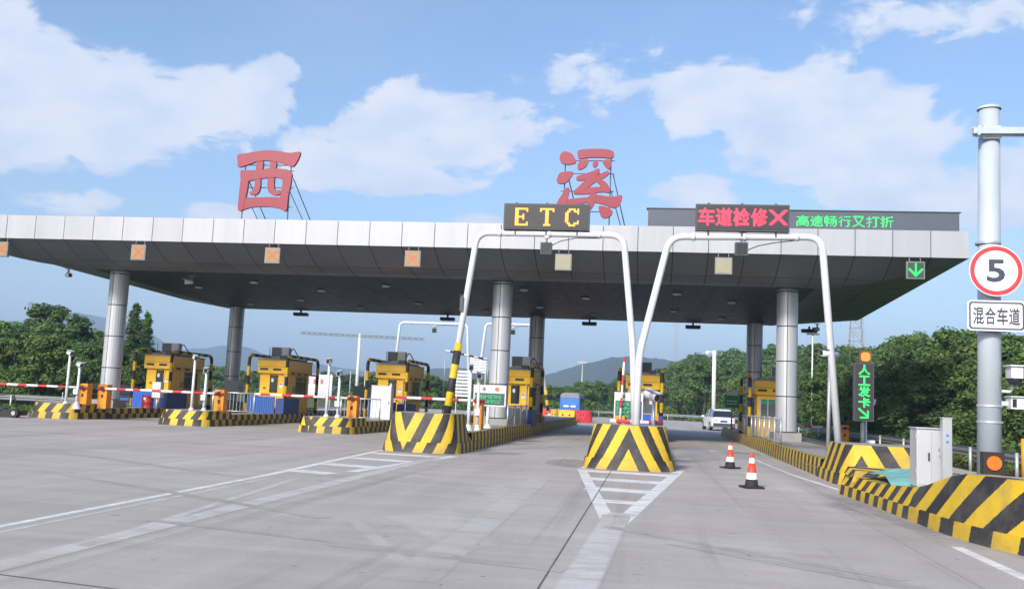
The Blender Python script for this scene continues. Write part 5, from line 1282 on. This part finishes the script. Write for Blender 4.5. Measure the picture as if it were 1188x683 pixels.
# ================================================================== vehicles
def suv(x, y, yaw, paint, label):
    t = thing('parked_car', (x, y, 0), label, 'car')
    c, s = math.cos(yaw), math.sin(yaw)
    def T(p): return (x+p[0]*c-p[1]*s, y+p[0]*s+p[1]*c, p[2])
    # stations from rear (y=-2.25) to front: (y, half width low, z sill, z belt, half width at belt)
    st = [(-2.25, .78, .42, .92, .80), (-2.12, .86, .32, 1.0, .87), (-1.5, .92, .28, 1.03, .92), (0, .93, .26, 1.0, .93), (1.2, .92, .28, .98, .91), (1.9, .88, .30, .88, .84), (2.2, .76, .38, .74, .70)]
    q = MB()
    def ring(k):
        yy, wl, zs, zb, wb = st[k]
        return [T((-wl, yy, zs)), T((-wl-.015, yy, (zs+zb)/2)), T((-wb, yy, zb)), T((-wb*.7, yy, zb+.03)), T((wb*.7, yy, zb+.03)), T((wb, yy, zb)), T((wl+.015, yy, (zs+zb)/2)), T((wl, yy, zs))]
    rings = [ring(k) for k in range(len(st))]
    for k in range(len(st)-1):
        for j in range(8):
            j2 = (j+1) % 8; q.face([rings[k][j], rings[k+1][j], rings[k+1][j2], rings[k][j2]], 0, j != 7)
    q.face(rings[0]); q.face(rings[-1][::-1]); q.build('body', paint, t)
    # cabin: glass house with painted roof and pillars
    gh = [(-2.05, .80, 1.02), (-1.75, .72, 1.50), (-1.2, .70, 1.62), (.2, .69, 1.64), (.55, .68, 1.57), (1.15, .80, 1.02)]
    q = MB(); low = [(-2.05, .82), (1.2, .82)]
    top = [T((-.66, -1.75, 1.50)), T((-.64, -1.2, 1.62)), T((-.63, .2, 1.64)), T((-.62, .5, 1.58))]
    topr = [T((.66, -1.75, 1.50)), T((.64, -1.2, 1.62)), T((.63, .2, 1.64)), T((.62, .5, 1.58))]
    for k in range(3): q.face([top[k], topr[k], topr[k+1], top[k+1]], 0, True)
    q.build('roof', paint, t)
    q = MB(); a, b = T((-.80, -2.1, 1.02)), T((.80, -2.1, 1.02)); q.face([a, b, topr[0], top[0]]); q.build('rear_window', GLASS, t)
    q = MB(); a, b = T((-.80, 1.2, 1.0)), T((.80, 1.2, 1.0)); q.face([b, a, top[3], topr[3]]); q.build('windscreen', GLASS, t)
    for sg, tp in ((-1, top), (1, topr)):
        q = MB(); pr = [T((sg*.83, -2.05, 1.02)), T((sg*.83, 1.15, 1.0))] + tp[::-1]; q.face(pr if sg > 0 else pr[::-1]); q.build('side_window', GLASS, t)
        q = MB()
        for yb_, yt_ in ((-1.35, -1.2), (-.2, -.15), (-2.0, -1.72), (1.1, .5)):
            q.face([T((sg*.842, yb_-.06, 1.02)), T((sg*.842, yb_+.06, 1.02)), T((sg*.665, yt_+.06, 1.6 if abs(yt_) < 1.3 else 1.52)), T((sg*.665, yt_-.06, 1.6 if abs(yt_) < 1.3 else 1.52))])
        q.build('pillar', paint, t)
        q = MB(); q.box(*sorted((sg*.95, sg*1.12)), .85, 1.0, .98, 1.12); q.v = [T(p) for p in q.v]; q.build('mirror', paint, t)
        q = MB(); q.face([T((sg*.48, -2.262, .80)), T((sg*.80, -2.262, .80)), T((sg*.84, -2.20, .99)), T((sg*.5, -2.20, .99))]); q.build('tail_light', REDP, t)
        for yy in (-1.42, 1.38):
            q = MB(); q.tube([T((sg*.72, yy, .34)), T((sg*.95, yy, .34))], .34, 18); w_ = q.build('wheel', RUBBER, t)
            q = MB(); q.tube([T((sg*.94, yy, .34)), T((sg*.965, yy, .34))], .21, 14); q.build('rim', GALV, w_)
    q = MB(); q.box(-.80, .80, -2.31, -2.2, .36, .58); q.v = [T(p) for p in q.v]; q.build('bumper', DGREY, t)
    q = MB(); q.box(-.26, .26, -2.275, -2.255, .66, .80); q.v = [T(p) for p in q.v]; q.build('number_plate', BLUE, t)
suv(5.15, 76, .12, mat('white car paint', (.74, .75, .77), .25, var=.04, spec=.6), 'white suv car driving away beyond the toll lane')
suv(-28.75, 51, .05, mat('dark car paint', (.02, .018, .02), .25, var=.05, spec=.6), 'dark car half hidden behind the orange barrier gates')
def coach(x, y, label):
    t = thing('coach', (x, y, 0), label, 'coach'); BP = mat('coach blue paint', (.05, .14, .42), .35)
    q = MB(); w, L = 1.12, 8.0
    P = [(-w, .5), (w, .5), (w*1.0, 2.2), (w*.9, 2.55), (w*.6, 2.68), (-w*.6, 2.68), (-w*.9, 2.55), (-w, 2.2)]
    q.prism_y([(x+a, z) for a, z in P], y, y+L); q.build('body', BP, t)
    q = MB(); q.prism_y([(x-w*.99, 2.16), (x+w*.99, 2.16), (x+w*.9, 2.58), (x+w*.58, 2.72), (x-w*.58, 2.72), (x-w*.9, 2.58)], y-.02, y+L+.02); q.build('roof', MGREY, t)
    q = MB(); q.box(x-w*.85, x+w*.85, y-.03, y-.005, 1.35, 2.10); q.build('rear_window', mat('blue tinted glass', (.06, .2, .5), .2), t)
    q = MB(); q.box(x-w-.012, x-w-.002, y+.6, y+L-.6, 1.4, 2.1); q.box(x+w+.002, x+w+.012, y+.6, y+L-.6, 1.4, 2.1); q.build('side_window', GLASS, t)
    for sx in (-1, 1):
        for yy in (1.6, 6.4): q = MB(); q.tube([(x+sx*.85, y+yy, .48), (x+sx*1.13, y+yy, .48)], .48, 14); q.build('wheel', RUBBER, t)
    for a in (-.7, .1): q = MB(); q.box(x+a, x+a+.6, y-.035, y-.03, 1.1, 1.3); q.build('white_print', WHT, t)
coach(-9.25, 108.5, 'blue coach with a rounded grey roof beyond the red barriers')

# plastic water barriers
RP, YP = mat('red plastic barrier', (.62, .05, .06), .45, var=.15), mat('yellow plastic barrier', (.66, .42, .03), .45, var=.15)
def water_barrier(x, y, rot, m, label):
    t = thing('plastic_barrier', (x, y, 0), label, 'plastic barrier', 'plastic water barriers beyond the striped islands')
    c, s = math.cos(rot), math.sin(rot); q = MB(); P = [(-.30, 0), (.30, 0), (.28, .35), (.12, .8), (.10, 1.0), (-.10, 1.0), (-.12, .8), (-.28, .35)]
    q.prism_y(P, -.7, .7); q.v = [(x+a*c-b*s, y+a*s+b*c, z) for a, b, z in q.v]; q.build('body', m, t)
    q = MB()
    for yy in (-.3, .3): q.tube([(-.2, yy, .62), (.2, yy, .62)], .09, 8)
    q.v = [(x+a*c-b*s, y+a*s+b*c, z) for a, b, z in q.v]; q.build('lifting_eye', BLK, t)
for k, (x, y, m, lab) in enumerate([(-5.6, 80, RP, 'red plastic barrier at the lane end of the cluster'), (-5.75, 83, RP, 'red plastic barrier second from the lane end, behind another red one'), (-6.6, 75.5, YP, 'yellow plastic barrier nearest the striped kerb end'),
        (-7.6, 76.5, YP, 'yellow plastic barrier beside the one nearest the kerb end'), (-7.0, 79.2, YP, 'yellow plastic barrier between the red ones and the front pair'), (-8.4, 79.5, RP, 'red plastic barrier behind the front yellow pair'),
        (-9.6, 81.5, RP, 'red plastic barrier hidden most by the booth frame posts'), (-7.0, 86, RP, 'red plastic barrier farthest off, under the coach')]):
    water_barrier(x, y, .5+.35*(k % 3), m, lab)

# ================================================================== far side: portals, masts, tower
portal([(-20.9, .5), (-20.5, 7.5), (-14.9, 7.5), (-14.4, .5)], 75, .11, 'far white portal seen under the canopy, left of the slatted screens')
t = portal([(-13.8, .5), (-13.2, 7.55), (-9.1, 7.55), (-7.9, .5)], 74, .11, 'far white portal with one striped leg, behind the clad column')
q = MB(); q.tube([(-7.9-.0, 74, .5), (-8.25, 74, 2.55)], .125, 10); q.build('striped_sleeve', BYS, t)
floodlight(-17.6, 75, 6.95, 'small lamp under the far portal left of the slatted screens', .16); floodlight(-11.0, 74, 6.95, 'small lamp under the far portal behind the column', .16)
def lattice(mb, a, b, w, n, r=.03):
    a, b = Vector(a), Vector(b); d = (b-a); u = d.normalized(); s = Vector((0, 0, 1)) if abs(u.z) < .5 else Vector((1, 0, 0)); s = (s-u*s.dot(u)).normalized(); p = u.cross(s)
    cs = [s*w+p*w, s*w-p*w, -s*w-p*w, -s*w+p*w]
    for c in cs: mb.tube([a+c, b+c], r, 5, caps=False)
    for k in range(n):
        q0, q1 = a+d*(k/n), a+d*((k+1)/n)
        for j in range(4): mb.tube([q0+cs[j], q1+cs[(j+1) % 4]], r*.6, 4, caps=False)
t = thing('mast_gantry', (-34.95, 110, 0), 'tall white mast with a long thin cross boom, far behind the booths', 'mast')
q = MB(); q.tube([(-34.95, 110, 0), (-34.95, 110, 8.7)], .22, 10, r1=.16); q.build('mast', WHT, t)
q = MB(); lattice(q, (-42.4, 110, 8.55), (-27, 110, 8.3), .12, 22, .04); q.build('boom', MGREY, t)
q = MB(); q.tube([(-35.8, 110, 0), (-35.8, 110, 4.2)], .06, 6); q.tube([(-34.0, 110, 0), (-34.0, 110, 4.6)], .06, 6); q.build('side_pole', GALV, t)
t = thing('street_lamp', (-5.2, 72.5, 0), 'thin grey lamp post with a short top bar, far behind the middle nose', 'street lamp')
FX, FY = -.0732*150, 150
q = MB(); q.tube([(FX, FY, 0), (FX, FY, 7.9)], .12, 8, r1=.08); q.v = [(x, y, z) for x, y, z in q.v]; t.location = (FX, FY, 0); ORIGIN[t.name] = (FX, FY, 0); q.build('pole', GALV, t)
q = MB(); q.box(FX-.8, FX+.8, FY-.1, FY+.1, 7.9, 8.05); q.build('lamp_head', GALV, t)
t = thing('camera_mast', (6.2, 100, 0), 'tall white mast with a camera arm before the wooded bank', 'mast')
q = MB(); q.tube([(6.3, 100, 0), (6.25, 100, 7.6)], .22, 10, r1=.2); q.build('pole', WHT, t)
q = MB(); q.tube([(6.25, 100, 7.45), (5.6, 100, 7.5)], .06, 6); q.build('arm', WHT, t); q = MB(); q.lathe((5.55, 100, 7.1), [(.05, 0), (.2, .1), (.22, .35), (.1, .45)], 10); q.build('dome_camera', WHT, t)
q = MB(); q.box(6.0, 6.9, 99.7, 99.8, .5, 1.5); q.build('control_box', MGREY, t)
t = thing('street_lamp', (12.0, 75, 0), 'thin grey pole with a flat lamp head under the canopy corner', 'street lamp')
q = MB(); q.tube([(12.0, 75, -.1), (12.03, 75, 7.6)], .055, 8); q.build('pole', WHT, t)
q = MB(); q.box(11.6, 12.5, 74.8, 75.2, 7.6, 7.7); q.build('lamp_head', DGREY, t)
t = thing('lattice_tower', (61, 300, 0), 'grey lattice telecom tower behind the trees at the canopy corner', 'tower')
q = MB()
for k in range(9):
    z0, z1 = 4.0*k, 4.0*(k+1); w0, w1 = 3.2-.22*k, 3.2-.22*(k+1)
    cs = [(-1, -1), (1, -1), (1, 1), (-1, 1)]
    for j in range(4):
        a, b = cs[j], cs[(j+1) % 4]
        q.tube([(61+a[0]*w0, 300+a[1]*w0, z0), (61+a[0]*w1, 300+a[1]*w1, z1)], .16, 4, caps=False)
        q.tube([(61+a[0]*w0, 300+a[1]*w0, z0), (61+b[0]*w1, 300+b[1]*w1, z1)], .09, 4, caps=False); q.tube([(61+b[0]*w0, 300+b[1]*w0, z0), (61+a[0]*w1, 300+a[1]*w1, z1)], .09, 4, caps=False)
        q.tube([(61+a[0]*w1, 300+a[1]*w1, z1), (61+b[0]*w1, 300+b[1]*w1, z1)], .09, 4, caps=False)
q.build('lattice', GALV, t)
t = thing('lattice_mast', (7.0, 300, 0), 'thin lattice radio mast above the far hill', 'tower')
q = MB(); lattice(q, (7.0, 300, 0), (7.0, 300, 29), .55, 26, .07); q.build('lattice', GALV, t)

# cameras and lamps under the canopy
def cctv(x, y, z, label, flip=1):
    t = thing('canopy_camera', (x, y, z), label, 'camera', 'cameras hung from the canopy')
    q = MB(); q.tube([(x, y, z), (x, y, z-.22)], .045, 8); q.box(x-.16, x+.16, y-.08, y+.08, z-.02, z); q.build('drop_bracket', GALV, t)
    b, l = MB(), MB(); bullet(b, l, x+.1*flip, y-.1, z-.32, .9*flip, .42, .11, -.1); b.build('camera_body', WHT, t); l.build('lens', GLASS, t)
cctv(-26.85, 40.0, 6.75, 'white camera hung from the soffit left of the first column', 1)
cctv(-21.6, 41.6, 6.78, 'white camera hung from the ceiling right of the first column', -1)
cctv(8.9, 54.0, 6.55, 'white camera hung at the rear canopy corner', -1)
for k, (x, lab) in enumerate(((-21.2, 'above the rear column by the grey box'), (-12.1, 'above the white cabinet'), (-3.7, 'right of the middle rear column'), (2.2, 'above the lane with the cones'), (8.6, 'at the canopy corner by the thin pole'))):
    t = thing('canopy_lamp', (x, 54.8, 6.45), 'flat black lamp on the rear canopy edge '+lab, 'lamp', 'black lamps along the rear canopy edge')
    q = MB(); q.box(x-.42, x+.42, 54.6, 55.0, 6.12, 6.30); q.build('housing', BLK, t); q = MB(); q.box(x-.05, x+.05, 54.75, 54.85, 6.30, 6.46); q.build('hanger', BLK, t)
    q = MB(); q.box(x-.36, x+.36, 54.64, 54.96, 6.10, 6.119); q.build('lens', LAMPM, t)

# ================================================================== trees
def leaf_quads(P, size, r, up_bias=.35, outward=None):
    """One small folded-looking leaf card per point."""
    n = len(P); nrm = r.normal(size=(n, 3)); nrm[:, 2] = np.abs(nrm[:, 2])+up_bias
    if outward is not None: nrm = nrm*.55+outward*1.0
    nrm /= np.linalg.norm(nrm, axis=1)[:, None]
    a = np.cross(nrm, r.normal(size=(n, 3))); a /= np.linalg.norm(a, axis=1)[:, None]; b = np.cross(nrm, a)
    s = size*r.uniform(.6, 1.25, n)[:, None]
    q = np.stack([P-a*s*.5, P+b*s*.32+nrm*s*.08, P+a*s*.5, P-b*s*.32+nrm*s*.08], 1)
    return q.reshape(-1, 3)
def quads_mesh(name, V, m):
    n = len(V)//4; me = bpy.data.meshes.new(name); me.vertices.add(len(V)); me.vertices.foreach_set('co', V.astype(np.float32).ravel())
    me.loops.add(4*n); me.loops.foreach_set('vertex_index', np.arange(4*n, dtype=np.int32)); me.polygons.add(n)
    me.polygons.foreach_set('loop_start', np.arange(0, 4*n, 4, dtype=np.int32)); me.materials.append(m); me.update(calc_edges=True); me.validate(); return me
def broadleaf(seed, m, H=6.0, W_=2.3, n=6400, size=.25):
    r = np.random.RandomState(seed); clumps = []
    for k in range(58):
        t = r.uniform(.14, 1)**.85; z = H*t
        env = W_*(math.sin(math.pi*min(1, .14+.86*(t-.1)))**.6)*(1.12-.40*t)
        a = r.uniform(0, 2*math.pi); d = env*math.sqrt(r.uniform(.1, 1))
        clumps.append((d*math.cos(a), d*math.sin(a), z, r.uniform(.42, .85)*(1.1-.4*t)))
    P = []; O = []
    for (x, y, z, s) in clumps:
        k = int(n/len(clumps)); u = r.normal(size=(k, 3)); u /= np.linalg.norm(u, axis=1)[:, None]
        rad = s*np.where(r.uniform(size=k) < .22, r.uniform(.95, 1.28, k), r.uniform(.70, 1.02, k))[:, None]
        P.append(np.array([x, y, z])+u*rad*np.array([1, 1, .74])); O.append(u)
    P = np.concatenate(P); me = quads_mesh('crown', leaf_quads(P, size, r, .35, np.concatenate(O)), m)
    q = MB(); q.tube([(0, 0, -.3), (.05, .02, H*.3), (-.04, .05, H*.62), (0, 0, H*.9)], .15, 7, r1=.03)
    for (x, y, z, s) in clumps[::4]: zb = max(.25*H, z-1.3); q.tube([(0, 0, zb), (x*.5, y*.5, (zb+z)/2+.1), (x*.9, y*.9, z)], .05, 5, r1=.015)
    return me, q.mesh('trunk', BARK), H
def conifer(seed, m, H=9.0, W_=2.0, n=7000):
    r = np.random.RandomState(seed); P = []
    for k in range(34):
        t = k/34; z = H*(.06+.94*t); L = W_*(1-t)**.8*r.uniform(.75, 1.1)+.12
        for j in range(7):
            a = r.uniform(0, 6.28); s = r.uniform(.1, 1, int(n/238))
            P.append(np.stack([L*s*math.cos(a), L*s*math.sin(a), z-L*s*.25+r.normal(0, .07, len(s))], 1)+r.normal(0, .09, (len(s), 3)))
    P = np.concatenate(P); me = quads_mesh('crown', leaf_quads(P, .24, r, .1), m)
    q = MB(); q.tube([(0, 0, -.3), (0, 0, H*.95)], .16, 7, r1=.02); return me, q.mesh('trunk', BARK), H
KINDS_ = [broadleaf(1, LEAFA), broadleaf(2, LEAFB), broadleaf(3, LEAFA, 6, 2.7), broadleaf(4, LEAFB, 6.5, 2.1), broadleaf(5, LEAFC, 5.2, 2.5), broadleaf(6, LEAFA, 6.8, 1.9)]
CONI = [conifer(7, LEAFB), conifer(8, LEAFA, 9, 1.7)]
def landmark(x, y):
    """What stands in front of this spot, seen from the road."""
    d = Vector((x, y, 3)) - cam.matrix_world.translation
    px = 594 + FPX*d.dot(cr)/d.dot(fw)
    for lim, s in ((20, 'left of the whole plaza at the frame edge'), (75, 'behind the two camera poles at the trolley corner'), (122, 'just left of the first column'), (160, 'just right of the first column'), (262, 'behind the booth with the red drum'),
                   (300, 'behind the slim rear column and grey box'), (372, 'behind the booth with the corrugated screen'), (430, 'between the white hoarding and the white cabinet'), (520, 'behind the booth at the white cabinet'),
                   (575, 'behind the slatted screens'), (640, 'behind the clad middle columns'), (690, 'behind the coach and red barriers'), (765, 'behind the middle nose and its portal legs'), (812, 'left of the tall white mast'),
                   (858, 'behind the tall white mast and white car'), (900, 'behind the booth with the green window strip'), (935, 'behind the front column by the cones'), (975, 'behind the portal leg with the bullet camera'),
                   (1020, 'behind the green lane sign'), (1060, 'between the green lane sign and the steel cabinet'), (1105, 'behind the steel cabinet'), (1130, 'between the steel cabinet and the sign pole'), (1165, 'behind the sign pole')):
        if px < lim: return s
    return 'right of the sign pole at the frame edge'
def tree(x, y, top, kind, label, group, name='tree', wide=1.0, sink=0.0):
    me, tr, H = kind; g = ground_z(x, y)-sink; s = max(.35, (top-g)/(H*1.02))
    o = thing(name, (x, y, g), label + (' ' + landmark(x, y) if group else ''), 'tree', group); o.scale = (s*wide, s*wide, s); o.rotation_euler.z = rng.uniform(0, 6.28)
    link_mesh('crown', me, o); link_mesh('trunk', tr, o)
SKR = [(-.12, .016), (-.096, .0188), (-.06, .023), (-.024, .0299), (-0.0109, 0.034), (0.0111, 0.0412), (0.0373, 0.0538), (0.0635, 0.0583), (0.0808, 0.0643), (0.0982, 0.0596), (0.1239, 0.0676), (0.1496, 0.0642), (0.1665, 0.0736), (0.1918, 0.0701), (0.2128, 0.0735), (0.2336, 0.0733), (0.2502, 0.0852), (0.2749, 0.0835), (0.2912, 0.0823), (0.3035, 0.0931), (0.3237, 0.0877), (0.3623, 0.0848), (.5, .085)]
def interp(T, q):
    for (a, u), (b, v) in zip(T[:-1], T[1:]):
        if a <= q <= b: return u+(v-u)*(q-a)/(b-a)
    return T[0][1] if q < T[0][0] else T[-1][1]
GB, GF, GL = 'trees of the wooded bank', 'trees beyond the far guardrail', 'trees beside the trolley corner'
LB, LB2 = 'tall green bank tree,', 'low bushy tree at the guardrail,'
cnt = 0
for k in range(64):          # skyline row of the bank
    q = .025+.40*((k+.5)/64)+rng.uniform(-.004, .004); X = rng.uniform(15.5, 25)+(.12 < q < .3)*rng.uniform(0, 6)
    Y = min(X/q, 235); X = q*Y
    top = 1.65+Y*interp(SKR, q)*rng.uniform(.86, 1.0)
    tree(X, Y, top, rng.choice(KINDS_[:4] if rng.random() < .85 else KINDS_), LB, GB, wide=rng.uniform(.95, 1.25))
for k in range(46):          # lower trees along the guardrail
    Y = 17+k*2.5+rng.uniform(-.8, .8); X = 13.6+rng.uniform(-.6, 1.6); q = X/Y
    top = 1.65+Y*interp(SKR, q)*rng.uniform(.45, .72)
    tree(X, Y, max(top, 2.6), rng.choice(KINDS_), LB2, GB, wide=rng.uniform(1.1, 1.5))
for k in range(30):          # behind the far guardrail
    q = -.13+.20*(k+.5)/30; Y = rng.uniform(128, 160)
    top = 1.65+Y*interp(SKR, q)*rng.uniform(.78, 1.0); tree(q*Y, Y, top, rng.choice(KINDS_[:4]+CONI[:1]), 'dark green tree beyond the far guardrail,', GF, wide=1.2)
for k in range(30):          # low belt behind the booths
    q = -.58+.44*(k+.5)/30; Y = rng.uniform(125, 165)
    top = 1.65+Y*rng.uniform(.014, .023); tree(q*Y, Y, top, rng.choice(KINDS_), 'low green tree far off,', 'trees seen between the booths', wide=1.5)
SKL = [(-1.2, .09), (-0.9, .08), (-0.7532, 0.0763), (-0.7305, 0.071), (-0.7152, 0.0805), (-0.6881, 0.0823), (-0.6712, 0.0768), (-0.6541, 0.0674), (-0.6368, 0.0551), (-0.6236, 0.0625), (-.59, .05), (-.56, .04)]
for k in range(26):
    q = -.88+.32*(k+.5)/26+rng.uniform(-.008, .008); Y = rng.uniform(52, 72)
    f = rng.uniform(.84, 1.02) if k % 2 else rng.uniform(.5, .8)
    if k % 2 == 0: Y = rng.uniform(48, 54)
    tree(q*Y, Y, 1.65+Y*interp(SKL, q)*f, rng.choice(KINDS_[:4]), ('tall dense dark tree,' if k % 2 else 'lower dense dark tree,'), GL, wide=1.2)
tree(-.583*68, 68, 1.65+68*.092, CONI[0], 'tall pointed conifer between the first column and the first booth', None, 'conifer_tree')
tree(-.568*70, 70, 1.65+70*.082, CONI[1], 'slimmer conifer standing right beside the tall pointed conifer', None, 'conifer_tree')

# undergrowth and verge grass
r = np.random.RandomState(21)
def scatter(n, f):
    P = np.array([f(r) for _ in range(n)]); return P
def ug(r):
    y = 12+105*r.uniform()**1.5; x = 11.2+r.uniform()**1.3*6; c = .5+.5*math.sin(x*2.1+math.sin(y*1.3)*2)*math.sin(y*.9+x)
    return (x, y, ground_z(x, y)+r.uniform(0, .15)+r.uniform()**1.4*(.25+1.1*c)*min(1, (x-10.9)/1.2+.25))
o = bpy.data.objects.new('undergrowth', quads_mesh('undergrowth', leaf_quads(scatter(26000, ug), .24, r), LEAFA)); COL.objects.link(o)
tag(o, 'tangled green undergrowth behind the long guardrail', 'undergrowth', kind='stuff')
def br(r):
    y = 14+26*r.uniform(); x = 11.0+r.uniform()*1.6; return (x, y, ground_z(x, y)+r.uniform(0, .55))
o = bpy.data.objects.new('weeds', quads_mesh('weeds', leaf_quads(scatter(2600, br), .16, r), leaf_mat('dry weed', (.16, .10, .035), (.24, .17, .06)))); COL.objects.link(o)
tag(o, 'brownish weeds along the guardrail behind the sign pole', 'weeds', kind='stuff')
def gr(r):
    x = -29-26*r.uniform(); y = 37.5+8*r.uniform()+3; return (x, y, ground_z(x, y)+r.uniform(0, .22))
o = bpy.data.objects.new('grass', quads_mesh('grass', leaf_quads(scatter(9000, gr), .22, r, 0), leaf_mat('verge grass', (.07, .14, .03), (.12, .20, .045)))); COL.objects.link(o)
tag(o, 'bright green verge grass at the trolley corner', 'grass', kind='stuff')
def fb(r):
    x = -60+75*r.uniform(); y = 122+4*r.uniform(); return (x, y, r.uniform(0, 1.6)*(.6+.4*math.sin(x*.9)))
o = bpy.data.objects.new('hedge_growth', quads_mesh('hedge_growth', leaf_quads(scatter(9000, fb), .4, r), LEAFA)); COL.objects.link(o)
tag(o, 'low green growth beyond the far guardrail', 'undergrowth', kind='stuff')

# ================================================================== haze
if HAZE:
    mb = MB(); mb.box(-3000, 3000, -1600, 3500, -2.5, 205)
    hm = bpy.data.materials.new('haze air'); hm.use_nodes = True; hm.node_tree.nodes.clear()
    ho = hm.node_tree.nodes.new('ShaderNodeOutputMaterial'); hv = hm.node_tree.nodes.new('ShaderNodeVolumePrincipled')
    hv.inputs['Density'].default_value = HAZE; hv.inputs['Color'].default_value = (.52, .71, 1.0, 1); hv.inputs['Anisotropy'].default_value = 0
    hm.node_tree.links.new(hv.outputs[0], ho.inputs['Volume'])
    h = mb.build('haze', hm, org=(0, 0, 0)); h['kind'] = 'stuff'
